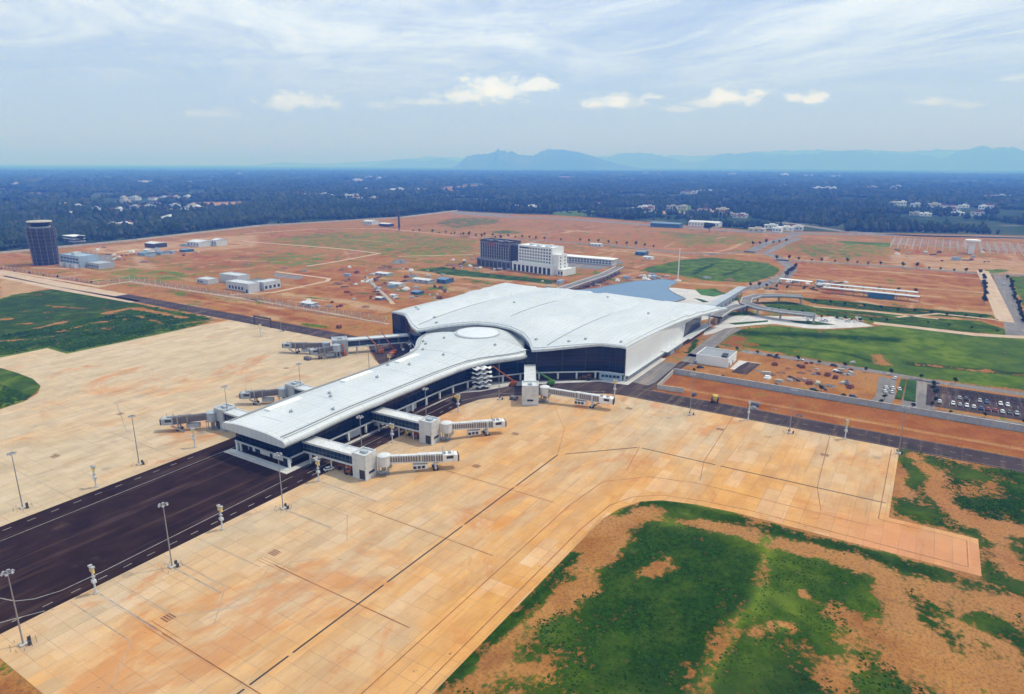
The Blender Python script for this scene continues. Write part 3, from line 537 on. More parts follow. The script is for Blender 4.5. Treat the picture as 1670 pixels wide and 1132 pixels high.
c = t.mix(t.math('MULTIPLY', t.rng(n_1, .6, .8), .12), c, (.44, .41, .36)); c = t.mix(t.math('MULTIPLY', t.rng(t.noise(t.mapping(p, (.12, 1, 1)), .45, 6, .75), .52, .72), .45), c, (.42, .43, .42)); c = t.mix(t.math('MULTIPLY', t.rng(t.noise(t.mapping(p, (.3, .5, 1)), .05, 5, .6), .5, .7), .35), c, (.70, .72, .72))
t.put(b.inputs['Base Color'], c); b.inputs['Roughness'].default_value = .38; b.inputs['Specular IOR Level'].default_value = .45
M['roof'] = m
TERM = thing('airport_terminal', 'vast white terminal with curving shell roof, dark glass front and a long pier', 'terminal building', (345, 226, 0))
mroof = R_.build('main_roof', M['roof'], TERM)
sm_ = MB()
for tt_ in (-.54, 0.0, .54):
    pts_ = [roof_pt(v, tt_) for v in np.linspace(.03 if tt_ else .12, .93, 40)]
    sm_ = MB()
    for a, b_ in zip(pts_[:-1], pts_[1:]): sm_.beam((a[0], a[1], a[2]+.12), (b_[0], b_[1], b_[2]+.12), .38, .35)
    sm_.build('roof_seam', M['steel'], mroof)
ed = MB()
for sgn in (-1, 1):
    pts_ = [roof_pt(v, sgn*.975) for v in np.linspace(.0, .99, 50)]
    for a, b_ in zip(pts_[:-1], pts_[1:]): ed.beam((a[0], a[1], a[2]+.2), (b_[0], b_[1], b_[2]+.2), .5, .5)
pts_ = [roof_pt(.012, tt_) for tt_ in np.linspace(-.99, .99, 90)]
for a, b_ in zip(pts_[:-1], pts_[1:]): ed.beam((a[0], a[1], a[2]+.12), (b_[0], b_[1], b_[2]+.12), .8, .5)
ed.build('roof_gutter', M['lightgrey'], mroof)
for v, tt_ in ((.05, -.93), (.06, -.72), (.05, -.64), (.04, -.42), (.09, .87), (.08, .8), (.06, .44), (.12, .55), (.5, -.8), (.33, .2), (.7, -.3)):
    x, y, z = roof_pt(v, tt_); vb = MB(); vb.box(x-1, x+1, y-.5, y+.5, z-.1, z+.5); vb.box(x-.4, x+.4, y-.8, y+.8, z+.5, z+.75); vb.build('roof_vent', M['grey'], mroof)
# pier roof
def hw(x): return lerp_t(x, [(160, 19.2), (262, 19.3), (276, 20.0), (285, 21.5), (293, 24.5), (300, 29), (306, 33.5), (312, 37), (321.5, 40), (321.6, 33), (345, 20)])
def ze(x): return 14.1+1.1*sm(x, 162, 200)+1.0*sm(x, 270, 320)
def crown(x): return .95+3.5*sm(x, 262, 330)
prof = [(-1.0, -3.4, 0), (-1.0, -3.4, .6), (-1.0, -2.3, 1.1), (-1.0, -1.1, .9), (-1.0, -.35, 0), (-1.0, .0, -1.6)]
def psec(x):
    h = hw(x); z0 = ze(x); out_ = []
    for sg in (-1,):
        pass
    L_ = [(-(h+o), z0+dz_) for _, dz_, o in [(0, -3.3, -1.5), (0, -3.2, .2), (0, -2.3, .85), (0, -1.2, .7), (0, -.45, .0), (0, -.05, -1.3), (0, .12, -3.0)]]
    hh = h-3.4
    mid = [(-hh+2*hh*k/18, z0+.15+crown(x)*(1-abs(-1+2*k/18)**(3.2 if x < 250 else 2.4))) for k in range(19)]
    return [(x, CY0+a, z) for a, z in L_+mid+[(-a, z) for a, z in reversed(L_)]]
pr = MB(); xs = [160.6, 160.9, 162, 164]+list(np.arange(168, 270, 6))+list(np.arange(270, 321, 2.5))+[321.4, 321.8, 330, 341]
secs = [psec(x) for x in xs]; ns_ = len(secs[0])
for k, q in enumerate(secs):     # roll the nose down at the very front
    if k < 3: dz_ = (.28, .08, 0)[k]; secs[k] = [(x, y, z-dz_) if z > ze(x)-2.3 else (x, y, z) for x, y, z in q]
pr.add([v for s_ in secs for v in s_], [(i*ns_+j, (i+1)*ns_+j, (i+1)*ns_+j+1, i*ns_+j+1) for i in range(len(xs)-1) for j in range(ns_-1)], True)
pr.add([s_[k] for s_ in secs for k in (0, ns_-1)], [(2*i, 2*i+1, 2*i+3, 2*i+2) for i in range(len(xs)-1)])
for q, o in ((secs[0], 0), (secs[-1], 1)):
    fl = [(x, y, z) for x, y, z in q]; pr.add(fl, [tuple(range(ns_)) if o else tuple(reversed(range(ns_)))])
proof = pr.build('pier_roof', M['roof'], TERM)
for sg in (-1, 1):
    rl_ = MB()
    ppp = [(x, CY0+sg*(hw(x)-3.1), ze(x)+.35) for x in xs[2:-3]]
    for a, b_ in zip(ppp[:-1], ppp[1:]): rl_.beam(a, b_, .28, .35)
    ppp = [(x, CY0+sg*(hw(x)-1.6), ze(x)+.05) for x in xs[2:-3]]
    for a, b_ in zip(ppp[:-1], ppp[1:]): rl_.beam(a, b_, .2, .3)
    rl_.build('roof_rail', M['steel'], proof)
for x0, x1 in ((177, 196), (222, 242), (262, 280)):
    q = MB(); zc_ = ze(x0)+crown(x0)*.70+.15; q.box(x0, x1, 235.0, 238.6, zc_-.8, zc_+.75); sk = q.build('roof_skylight', M['panelwhite'], proof)
for x in (172, 201, 250, 288):
    q = MB()
    for k in range(24):
        def pp(o, x=x): return (x+o*o*.0, CY0+o, ze(x)+.2+crown(x)*(1-abs(o/(hw(x)-3.4))**2.2))
        a_, b2 = -hw(x)+4+k*(2*hw(x)-8)/24, -hw(x)+4+(k+1)*(2*hw(x)-8)/24; q.beam(pp(a_), pp(b2), .3, .16)
    q.build('roof_joint', M['lightgrey'], proof)
for x, y in ((181, 226), (206, 229), (203, 225), (236, 227), (262, 228), (193, 213), (298, 246), (303, 252), (308, 240), (296, 262), (302, 262), (226, 236), (256, 238), (284, 222), (312, 206), (288, 240)):
    z = ze(x)+.15+crown(x)*(1-abs((y-CY0)/(hw(x)-3.4))**2.2); q = MB(); q.box(x-.7, x+.7, y-.5, y+.5, z-.1, z+.5); q.box(x-.25, x+.25, y-.9, y+.9, z+.5, z+.8); q.tube((x+.4, y, z+.5), (x+.4, y, z+1.3), .2)
    q.build('roof_vent', M['grey'], proof)
el_ = MB(); rr = 13.0; zc_ = ze(326)+crown(326)+.0; rings = [(1.0, -.9), (1.0, .15), (.97, .42), (.9, .58), (.7, .85), (.4, 1.02), (.12, 1.08)]
vs = [(326+rr*f*math.cos(a), 228+rr*f*math.sin(a), zc_+dz_) for f, dz_ in rings for a in [2*math.pi*i/48 for i in range(48)]]+[(326, 228, zc_+1.1)]
el_.add(vs, [(r*48+i, r*48+(i+1) % 48, (r+1)*48+(i+1) % 48, (r+1)*48+i) for r in range(len(rings)-1) for i in range(48)]+[((len(rings)-1)*48+i, (len(rings)-1)*48+(i+1) % 48, len(vs)-1) for i in range(48)], True)
dome = el_.build('round_skylight', simple('skylight_membrane', (.64, .67, .69), .4, .05, .3), proof)
q = MB()
for i in range(48):
    a, b_ = 2*math.pi*i/48, 2*math.pi*(i+1)/48; q.beam((326+13.6*math.cos(a), 228+13.6*math.sin(a), zc_+.1), (326+13.6*math.cos(b_), 228+13.6*math.sin(b_), zc_+.1), .45, .4)
q.build('skylight_rim', M['lightgrey'], dome)
# parapet wall behind the arch of the main roof
q = MB(); ap_ = [roof_pt(.02, t_) for t_ in np.linspace(-.46, .46, 44)]
for a, b_ in zip(ap_[:-1], ap_[1:]): q.add([(a[0]+.6, a[1], 14), (b_[0]+.6, b_[1], 14), (b_[0]+.6, b_[1], b_[2]-.9), (a[0]+.6, a[1], a[2]-.9)], [(3, 2, 1, 0), (0, 1, 2, 3)][:1])
q.build('parapet_wall', M['grey'], TERM)
# glass facades (right and left mirrored)
def mir(pp_): return [(x, 2*CY0-y) for x, y in pp_]
pier_path = [(164.6, 209.3), (262, 209.3), (276, 208.6), (287, 206.2), (297, 201), (306, 194.5), (316, 187.5)]
main_path = [(316, 187.5), (330, 168.8), (341, 153.5), (343, 147), (344, 138.6)]
def zroof_front(y): s_ = abs(y-CY0); return lerp_t(s_, FZ)
def glassrun(path, z0, zt, name, mat, parent, th=.3, step=3.0):
    q = MB(); L_ = []
    for a, b_ in zip(path[:-1], path[1:]):
        n = max(1, int(math.hypot(b_[0]-a[0], b_[1]-a[1])/step))
        for k in range(n): L_.append(((a[0]+(b_[0]-a[0])*k/n, a[1]+(b_[1]-a[1])*k/n), (a[0]+(b_[0]-a[0])*(k+1)/n, a[1]+(b_[1]-a[1])*(k+1)/n)))
    for a, b_ in L_:
        za, zb = (zt(*a), zt(*b_)) if callable(zt) else (zt, zt); d = Vector((b_[0]-a[0], b_[1]-a[1])).normalized(); nn = Vector((-d.y, d.x))*th/2
        A_ = [(a[0]+nn.x*s_, a[1]+nn.y*s_) for s_ in (1, -1)]; B_ = [(b_[0]+nn.x*s_, b_[1]+nn.y*s_) for s_ in (1, -1)]
        q.add([(*A_[0], z0), (*B_[0], z0), (*B_[0], zb), (*A_[0], za), (*A_[1], z0), (*B_[1], z0), (*B_[1], zb), (*A_[1], za)], [(1, 0, 3, 2), (4, 5, 6, 7), (0, 1, 5, 4), (3, 7, 6, 2), (0, 4, 7, 3), (1, 2, 6, 5)])
    return q.build(name, mat, parent)
def zp(x, y): return ze(x)-2.6
def zm(x, y): return zroof_front(y)-1.0
def inset(path, d):
    o = []
    for i, p_ in enumerate(path):
        a = path[max(0, i-1)]; b_ = path[min(len(path)-1, i+1)]; v = Vector((b_[0]-a[0], b_[1]-a[1])).normalized(); c_ = (p_[0]-v.y*d, p_[1]+v.x*d); o.append(c_)
    return o
for side in (0, 1):
    f_ = mir if side else (lambda z: z); sg = -1 if side else 1
    glassrun(f_(pier_path), 4.6, zp, 'pier_glazing', M['glass'], TERM)
    glassrun(f_(main_path), 4.6, zm, 'front_glazing', M['glass'], TERM)
    glassrun(inset(f_(pier_path), 3.6*sg), .1, 4.6, 'ground_floor_wall', M['dark'], TERM); glassrun(inset(f_(main_path), 3.6*sg), .1, 4.6, 'ground_floor_wall', M['dark'], TERM)
    bd = MB()
    for path in (f_(pier_path), f_(main_path)):
        for a, b_ in zip(path[:-1], path[1:]): bd.beam((*a, 4.45), (*b_, 4.45), 1.0, .55); bd.beam((*a, 4.1), ((b_[0]), b_[1], 4.1), .9, .2)
    bd.build('floor_band', M['lightgrey'], TERM)
    cl = MB(); allp = f_(pier_path)+f_(main_path)[1:]; acc = 0
    for a, b_ in zip(allp[:-1], allp[1:]):
        L_ = math.hypot(b_[0]-a[0], b_[1]-a[1]); k = -acc
        while k < L_:
            if k >= 0: cl_ = MB(); x, y = a[0]+(b_[0]-a[0])*k/L_, a[1]+(b_[1]-a[1])*k/L_; cl_.box(x-.4, x+.4, y-.4, y+.4, 0.2, 4.2); cl_.build('column', M['white'], TERM)
            k += 11.0
        acc = (acc+L_) % 11.0 if L_ > 11 else (acc+L_) % 11.0
    # little ground floor rooms showing under the band
    for x0, x1 in ((180, 188), (199, 206), (217, 226), (238, 246)):
        q = MB(); y0, y1 = (210.4, 212.5) if not side else (239.5, 241.6); q.box(x0, x1, y0, y1, .2, 3.6); q.build('ground_floor_room', M['lightgrey'], TERM)
q = MB(); q.prism([(343.2, 139.4), (339.5, 151.8), (340.3, 152.6), (344.8, 140)], .2, 4.1); gw = q.build('ground_floor_wall', M['bluegrey'], TERM)
for k in range(5):
    f = (k+.5)/5; x, y = 343.0-2.9*f-.35, 140.5+10.5*f; q = MB(); q.beam((x+.3, y-.8, 2.6), (x-.2, y+.8, 2.6), .25, 1.4); q.build('window', M['window'], gw)
# end of the pier
glassrun([(164.6, 242.7), (164.6, 209.3)], 4.6, 10.4, 'end_glazing', M['glass'], TERM)
q = MB(); q.box(164.3, 165.2, 209.3, 242.7, 9.6, 12.2); lv = q.build('end_louvre', M['grey'], TERM)
for k in range(14):
    q = MB(); y = 211+k*2.2; q.box(164.05, 164.29, y, y+1.5, 10.0, 11.3); q.build('louvre_pane', M['window'], lv)
q = MB(); q.box(167.2, 168, 212, 241, .23, 4.4); ew = q.build('end_wall', M['white'], TERM)
for y, w_ in ((214.5, 1.6), (223, 1.4), (231, 3), (236, 2)): q = MB(); q.box(166.98, 167.19, y, y+w_, .3, 2.8); q.build('door', M['window'], ew)
q = MB()
q.box(164.0, 165.4, 208.8, 243.2, 4.2, 4.75)
for y in (209.6, 242.4, 240.0): q.box(164.3, 165.2, y-.45, y+.45, .23, 4.2)
q.box(161.8, 163.9, 208, 244, .23, .42); q.build('end_band', M['lightgrey'], TERM)
# side walls
def zs_(x): return lerp_t(x, SZ)-1.0
for side in (0, 1):
    y0 = 138.2 if not side else 2*CY0-138.2; s_ = -1 if not side else 1
    q = MB(); xs_ = list(np.arange(344.5, 447, 6))+[447, 449, 452]
    for a, b_ in zip(xs_[:-1], xs_[1:]):
        zb0 = 3.2 if b_ <= 402 else .1; za_, zb_ = zs_(a), zs_(b_); l0 = l1 = zb0
        if a >= 447: l0 = (a-447)*2.0+.1; l1 = (b_-447)*2.6
        q.add([(a, y0, l0), (b_, y0, l1), (b_, y0, zb_), (a, y0, za_), (a, y0-s_*.8, l0), (b_, y0-s_*.8, l1), (b_, y0-s_*.8, zb_), (a, y0-s_*.8, za_)], [(0, 1, 2, 3) if s_ < 0 else (3, 2, 1, 0), (7, 6, 5, 4) if s_ < 0 else (4, 5, 6, 7), (0, 4, 5, 1), (3, 2, 6, 7)])
    a0 = 452
    q.add([(452, y0, 13), (505, y0, 12.3), (505, y0, zs_(505)), (452, y0, zs_(452)), (452, y0-s_*.8, 13), (505, y0-s_*.8, 12.3), (505, y0-s_*.8, zs_(505)), (452, y0-s_*.8, zs_(452))], [(0, 1, 2, 3) if s_ < 0 else (3, 2, 1, 0), (7, 6, 5, 4) if s_ < 0 else (4, 5, 6, 7), (0, 4, 5, 1), (3, 2, 6, 7)])
    wall = q.build('side_wall', M['panelwhite'], TERM)
    q = MB(); xs_ = [447.5, 452, 460, 470, 480, 490]
    for a, b_ in zip(xs_[:-1], xs_[1:]): q.box(a, b_, min(y0-s_*.3, y0-s_*.6), max(y0-s_*.3, y0-s_*.6), .1, 13.0)
    q.build('side_glazing', M['glass'], TERM)
    q = MB(); q.box(344.6, 402, *sorted((y0+s_*.02, y0-s_*.9)), .2, 3.15); lw = q.build('low_wall', M['lightgrey'], TERM)
    for k in range(11): q = MB(); x = 346+k*5; q.box(x, x+3.4, *sorted((y0+s_*.16, y0+s_*.03)), .9, 2.3); q.build('window', M['window'], lw)
    q = MB(); q.box(344.8, 404, *sorted((y0+s_*2.2, y0+s_*.03)), 3.2, 3.5); q.box(404.1, 447, *sorted((y0+s_*4.5, y0+s_*.03)), 3.6, 4.0); q.box(447.1, 500, *sorted((y0+s_*5.5, y0+s_*.03)), 3.0, 3.5); q.build('side_canopy', M['lightgrey'], TERM)
    q = MB(); q.box(411, 419, *sorted((y0+s_*4.0, y0+s_*.03)), .1, 3.4); q.box(424, 440, *sorted((y0+s_*3.0, y0+s_*.03)), .1, 3.4); q.build('service_annexe', M['bluegrey'], TERM)
    for x, dy in ((495, 2), (505, -2), (507, 12), (507, 30), (507, 48), (507, 66)):
        q = MB(); q.tube((x, y0-s_*dy, .1), (x, y0-s_*dy, zs_(x)-.2), .8, .7, 12); q.build('column', M['white'], TERM)
glassrun([(490, 140), (490, 312)], .1, 14.4, 'landside_glazing', M['glass'], TERM)
# raised landside deck and blue forecourt roof
q = MB(); outl = [(505.5, 176), (512, 170), (534, 165), (553, 181), (566, 190), (580, 195), (590, 196), (604, 196), (617, 203), (617, 214), (608, 220), (594, 231), (567, 240), (540, 246), (505.5, 268)]
q.prism(outl, 13.2, 14.2); M['bluemetal'] = simple('pale_blue_roof', (.12, .21, .32), .6, .06, .2, dirt=(.18, .26, .34)); q.build('forecourt_roof', M['bluemetal'], TERM)
q = MB(); lo_ = [(x, y) for x, y in outl[1:-1]]
for a, b_ in zip(lo_[:-1], lo_[1:]): q.beam((*a, 14.0), (*b_, 14.0), .7, 1.1)
q.build('roof_trim', M['steel'], TERM)
for x, y in ((530, 180), (530, 230), (560, 200), (560, 232), (590, 205), (590, 222)): q = MB(); q.tube((x, y, 0), (x, y, 13.2), .6, .5, 10); q.build('column', M['white'], TERM)
# curving stair towers of stacked wavy landings
def stair(cx, cy_, label, ang):
    th_ = thing('curved_stair', label, 'stair tower', (cx, cy_, 0))
    q = MB(); q.tube((cx, cy_, 0), (cx, cy_, 13.2), .7, .6, 12)
    q.build('core', M['lightgrey'], th_)
    ca_, sa_ = math.cos(ang), math.sin(ang)
    for k in range(5):
        z = 2.4+k*2.5; q = MB(); N = 22; vs = []; w_ = 6.0-.3*abs(k-2)
        for i in range(N+1):
            u = -w_+2*w_*i/N; dz_ = .45*math.cos(u*1.6+k*.7); wd = 1.9*math.sqrt(max(.05, 1-(u/(w_+.2))**2))+.4
            for e, zz in ((-wd, 0), (wd, 0), (wd, -.42), (-wd, -.42)): vs.append((cx+u*ca_-e*sa_, cy_+u*sa_+e*ca_, z+dz_+zz))
        q.add(vs, [(i*4+a, (i+1)*4+a, (i+1)*4+(a+1) % 4, i*4+(a+1) % 4)[::-1] for i in range(N) for a in range(4)]+[(0, 1, 2, 3), (N*4+3, N*4+2, N*4+1, N*4)], True)
        q.build('landing', M['panelwhite'], th_)
        if k: q = MB(); q.beam((cx+ca_*(2.5 if k % 2 else -2.5), cy_+sa_*(2.5 if k % 2 else -2.5), z-2.5), (cx-ca_*(2.5 if k % 2 else -2.5), cy_-sa_*(2.5 if k % 2 else -2.5), z-.1), 1.3, .3); q.build('flight', M['grey'], th_)
    q = MB(); q.box(cx-3, cx+3, cy_-2, cy_+2, .2, 1.6, ang); q.build('base', M['dark'], th_)
stair(289, 199.5, 'white curving stair tower of stacked wavy landings on the car park side of the pier', math.radians(-35))
stair(295, 253, 'white stair tower half hidden behind the pier roof beside the boom lifts', math.radians(35))
# ---------------------------------------------------------------- passenger bridges
M['bridgepanel'] = simple('bridge_panel', (.60, .61, .61), .5, .09, .5, dirt=(.36, .32, .27), dirt_amt=.5)
def bridge(label, wall, tower, tunnels, z0=4.9, z1=9.1, tw=6.8, wid=6.0, dark=False, group='passenger boarding bridges along the terminal'):
    wx, wy = wall; tx, ty = tower; R0 = thing('boarding_bridge', label, 'boarding bridge', (tx, ty, 0), group)
    d = Vector((tx-wx, ty-wy)).normalized(); n = Vector((-d.y, d.x)); L_ = math.hypot(tx-wx, ty-wy); rz = math.atan2(d.y, d.x)
    e = Vector((tx, ty))-d*(tw/2)
    q = MB(); q.beam((wx, wy, (z0+z1)/2), (e.x, e.y, (z0+z1)/2), wid-.5, z1-z0-.6); wk = q.build('walkway', M['smallglass'], R0)
    q = MB(); q.beam((wx, wy, z1), (e.x, e.y, z1), wid+.3, .6)
    for s_ in (-1, 1): q.beam((wx+n.x*s_*wid/2, wy+n.y*s_*wid/2, z1+.35), (e.x+n.x*s_*wid/2, e.y+n.y*s_*wid/2, z1+.35), .4, .5)
    q.build('walkway_roof', M['bridgepanel'] if not dark else M['lightgrey'], wk)
    q = MB(); q.beam((wx, wy, z0), (e.x, e.y, z0), wid+.1, .7); q.build('walkway_floor', M['lightgrey'], wk)
    for f in (.12, .55, .85):
        for s_ in (-1, 1): q = MB(); x, y = wx+(e.x-wx)*f+n.x*s_*(wid/2-.6), wy+(e.y-wy)*f+n.y*s_*(wid/2-.6); q.tube((x, y, 0), (x, y, z0), .3); q.build('column', M['lightgrey'], R0)
    # tower block: two solid cheeks, a landing box above, a parapet
    q = MB(); q.box(tx-tw/2, tx+tw/2, ty-tw/2, ty+tw/2, .35, z1+.9, rz, (tx, ty)); tb = q.build('tower', M['bridgepanel'] if not dark else M['grey'], R0)
    q = MB(); q.box(tx-tw/2-.3, tx+tw/2+.3, ty-tw/2-.3, ty+tw/2+.3, 0, .34, rz, (tx, ty))
    q.build('tower_plinth', M['concrete'] if not dark else M['bluegrey'], R0)
    q = MB()
    for s_ in (-1, 1):
        c_ = Vector((tx, ty))+n*s_*(tw/2-.2); q.beam((c_.x-d.x*tw/2, c_.y-d.y*tw/2, z1+1.2), (c_.x+d.x*tw/2, c_.y+d.y*tw/2, z1+1.2), .4, .7); c_ = Vector((tx, ty))+d*s_*(tw/2-.2); q.beam((c_.x-n.x*tw/2, c_.y-n.y*tw/2, z1+1.25), (c_.x+n.x*tw/2, c_.y+n.y*tw/2, z1+1.25), .4, .75)
    q.build('parapet', M['lightgrey'], tb)
    q = MB(); c_ = Vector((tx, ty)); q.box(tx-1.5, tx+1.5, ty-.9, ty+.9, z1+.9, z1+1.9, rz, (tx, ty)); q.build('roof_unit', M['grey'], tb)
    q = MB()
    for k in range(1, 4):
        for s_ in (-1, 1): c_ = Vector((tx, ty))+n*s_*(tw/2+.02); q.box(c_.x-tw/2, c_.x+tw/2, c_.y-.03, c_.y+.03, k*2.6, k*2.6+.09, rz, (c_.x, c_.y))
        c_ = Vector((tx, ty))+d*(tw/2+.02); q.box(c_.x-.03, c_.x+.03, c_.y-tw/2, c_.y+tw/2, k*2.6, k*2.6+.09, rz, (c_.x, c_.y))
    q.build('panel_joints', M['grey'], tb)
    for s_ in (-1, 1): q = MB(); c_ = Vector((tx, ty))+n*s_*(tw/2+.02)+d*(tw*.22); q.box(c_.x-1.4, c_.x+1.4, c_.y-.05, c_.y+.05, .35, 4.2, rz, (c_.x, c_.y)); q.build('service_opening', M['dark'], tb)
    q = MB(); c_ = Vector((tx, ty))+d*(tw/2+.08); q.box(c_.x-.08, c_.x+.08, c_.y-1.6, c_.y+1.6, 2.3, 3.3, rz, (c_.x, c_.y)); q.build('tower_window', M['window'], tb)
    for (rx, ry), (ex, ey), zt in tunnels:
        c_ = Vector((rx, ry)); t2 = Vector((ex-rx, ey-ry)); LL = t2.length; t2.normalize(); ang = math.atan2(t2.y, t2.x); zc_ = z0+1.6
        q = MB(); q.tube((rx, ry, z0-.9), (rx, ry, z0+3.4), 2.5, 2.5, 20); q.tube((rx, ry, z0+3.4), (rx, ry, z0+3.9), 2.7, 1.6, 20); ro = q.build('rotunda', M['bridgepanel'] if not dark else M['grey'], R0)
        q = MB(); q.tube((rx, ry, 0), (rx, ry, z0-.9), .75, .75, 14); q.tube((rx, ry, 0), (rx, ry, .3), 1.8, 1.8, 16)
        for a in range(5): q.tube((rx+2.0*math.cos(a*1.25), ry+2.0*math.sin(a*1.25), 0), (rx+2.0*math.cos(a*1.25), ry+2.0*math.sin(a*1.25), z0-.9), .16)
        q.build('rotunda_column', M['steel'], ro)
        # service stair winding round the column
        q = MB()
        for k in range(12): a = ang+2.0+k*.42; q.beam((rx+2.1*math.cos(a), ry+2.1*math.sin(a), .4+k*(z0-1.2)/12), (rx+3.3*math.cos(a), ry+3.3*math.sin(a), .4+k*(z0-1.2)/12), .9, .2)
        q.tube((rx-3.3, ry, .2), (rx-3.3, ry, z0), .1); q.build('service_stair', M['steel'], R0)
        # telescopic tunnel in two sections, built in local axes so its ribs run round it
        for k, (f0, f1, w_, h_) in enumerate(((2.2/LL, .55, 2.4, 2.6), (.50, .88, 2.8, 3.0))):
            A_, B_ = c_+t2*LL*f0, c_+t2*LL*f1; z_a = zc_+(zt-zc_)*f0; z_b = zc_+(zt-zc_)*f1; l = (B_-A_).length
            sec = bpy.data.objects.new('tunnel_section', None)
            q = MB(); q.add(*(lambda: ([(x, y, z) for x, zo in ((0, 0), (l, z_b-z_a)) for y, z in ((-w_/2, zo-h_/2), (w_/2, zo-h_/2), (w_/2, zo+h_/2-.3), (w_/2-.35, zo+h_/2), (-w_/2+.35, zo+h_/2), (-w_/2, zo+h_/2-.3))], [(5, 4, 3, 2, 1, 0), (6, 7, 8, 9, 10, 11)]+[(i, (i+1) % 6, 6+(i+1) % 6, 6+i) for i in range(6)]))())
            me_o = q.build('tunnel_section', M['bronze'] if dark else M['ribbed'], None); me_o.parent = R0; me_o.location = (A_.x-tx, A_.y-ty, z_a); me_o.rotation_euler = (0, 0, ang)
            q = MB(); q.beam((0, 0, h_/2+.08), (l, 0, h_/2+.08+z_b-z_a), w_-.5, .2); q.beam((0, w_/2+.1, -h_/2), (l, w_/2+.1, -h_/2+z_b-z_a), .22, .4); q.beam((0, -w_/2-.1, -h_/2), (l, -w_/2-.1, -h_/2+z_b-z_a), .22, .4)
            tr = q.build('tunnel_roof', M['bridgepanel'] if not dark else M['bronze'], None); tr.parent = me_o
            q = MB(); q.beam((l-.2, 0, z_b-z_a), (l+.2, 0, z_b-z_a), w_+.5, h_+.5); fr = q.build('tunnel_frame', M['lightgrey'] if not dark else M['steel'], None); fr.parent = me_o
        cb = c_+t2*LL; q = MB(); q.box(-LL*.13, 1.4, -1.9, 1.9, zt-1.5, zt+1.6); q.box(1.4, 2.6, -2.2, 1.6, zt-1.6, zt+1.4)
        co = q.build('cab', M['white'] if not dark else M['grey'], None); co.parent = R0; co.location = (cb.x-tx, cb.y-ty, 0); co.rotation_euler = (0, 0, ang)
        q = MB(); q.box(2.62, 3.2, -2.1, 1.5, zt-1.5, zt+1.2); q.box(-2.0, .8, 1.92, 2.0, zt-.1, zt+1.1); q.box(-2.0, .8, -2.0, -1.92, zt-.1, zt+1.1); x_ = q.build('cab_bellows', M['dark'], None); x_.parent = co
        q = MB(); q.box(-LL*.12, -LL*.08, -.9, .9, zt+1.6, zt+2.3); q.box(-1.0, .2, -.8, .8, zt+1.6, zt+2.1); q.tube((-3, 1.3, zt+1.6), (-3, 1.3, zt+4.2), .1); q.tube((.8, -1.3, zt+1.6), (.8, -1.3, zt+3.0), .1); x_ = q.build('cab_equipment', M['steel'], None); x_.parent = co
        # wheel bogie and lift frame
        bx = -LL*.24; q = MB()
        for s_ in (-1, 1): q.box(bx-.28, bx+.28, s_*1.9-.22, s_*1.9+.22, .9, zt+2.0)
        q.box(bx-.4, bx+.4, -2.2, 2.2, .9, 1.4); q.box(bx-.3, bx+.3, -2.1, 2.1, zt-1.95, zt-1.6); bo = q.build('lift_frame', M['steel'] if dark else M['lightgrey'], None); bo.parent = R0; bo.location = co.location; bo.rotation_euler = co.rotation_euler
        for s_ in (-1.6, 1.6):
            for dx_ in (-.8, .8): q = MB(); q.tube((bx+dx_*.8, s_-.25, .55), (bx+dx_*.8, s_+.25, .55), .55, n=14); x_ = q.build('wheel', M['tyre'], None); x_.parent = bo
        # ground unit hung under the tunnel
        q = MB(); q.box(bx-9.0, bx-3.2, -1.5, .8, zt-3.7, zt-1.75); q.box(bx-8.8, bx-8.5, -1.0, -.7, .3, zt-2.1); hu = q.build('air_unit', M['white'] if not dark else M['grey'], None); hu.parent = R0; hu.location = co.location; hu.rotation_euler = co.rotation_euler
        q = MB()
        for k in range(3): q.box(bx-9+k*1.7, bx-7.7+k*1.7, -1.58, -1.52, zt-3.4, zt-2.2)
        x_ = q.build('air_grille', M['dark'], None); x_.parent = hu
        q = MB(); a_ = Vector((-2, 2.5, zt-1.6)); b2 = Vector((-7.5, 3.1, .2)); q.beam(a_+Vector((0, .4, 0)), b2+Vector((0, .4, 0)), .12, .4); q.beam(a_-Vector((0, .4, 0)), b2-Vector((0, .4, 0)), .12, .4)
        for k in range(8): c3 = a_.lerp(b2, (k+.5)/8); q.box(c3.x-.25, c3.x+.25, c3.y-.4, c3.y+.4, c3.z-.04, c3.z+.04)
        st_ = q.build('access_stair', M['steel'], None); st_.parent = R0; st_.location = co.location; st_.rotation_euler = co.rotation_euler
    return R0
bridge('white boarding bridge nearest the end of the pier, facing the orange apron', (174.5, 209), (176, 178.3), [((181.3, 173), P(735, 742, 5.5), 4.9)])
bridge('white boarding bridge second from the pier end, a yellow tractor beside its tower', (215.6, 209), (217, 178.3), [((222.3, 173), P(813, 688, 5.5), 4.9)])
bridge('white boarding bridge running diagonally from the glass corner of the main hall', (318, 186), (284.5, 166), [((290, 160.5), P(992, 652, 5.0), 4.9)], tw=8.6)
bridge('dark boarding bridge nearest the end of the pier, facing the pale apron', (178, 243), (178.2, 269), [((174.3, 273.5), P(274, 686, 5.0), 4.9)], dark=True)
bridge('dark boarding bridge behind the middle of the pier roof, pointing at the pale apron', (219, 243), (219.2, 269), [((215.3, 273.5), P(402, 644, 5.0), 4.9)], dark=True)
bridge('long dark boarding bridge with twin tunnels and a blue grey tower beside the main hall', (333, 290), (298, 318), [((292, 324), P(469, 563, 5.0), 4.9), ((291, 314), P(513, 573, 5.0), 4.9)], dark=True, tw=9.5)
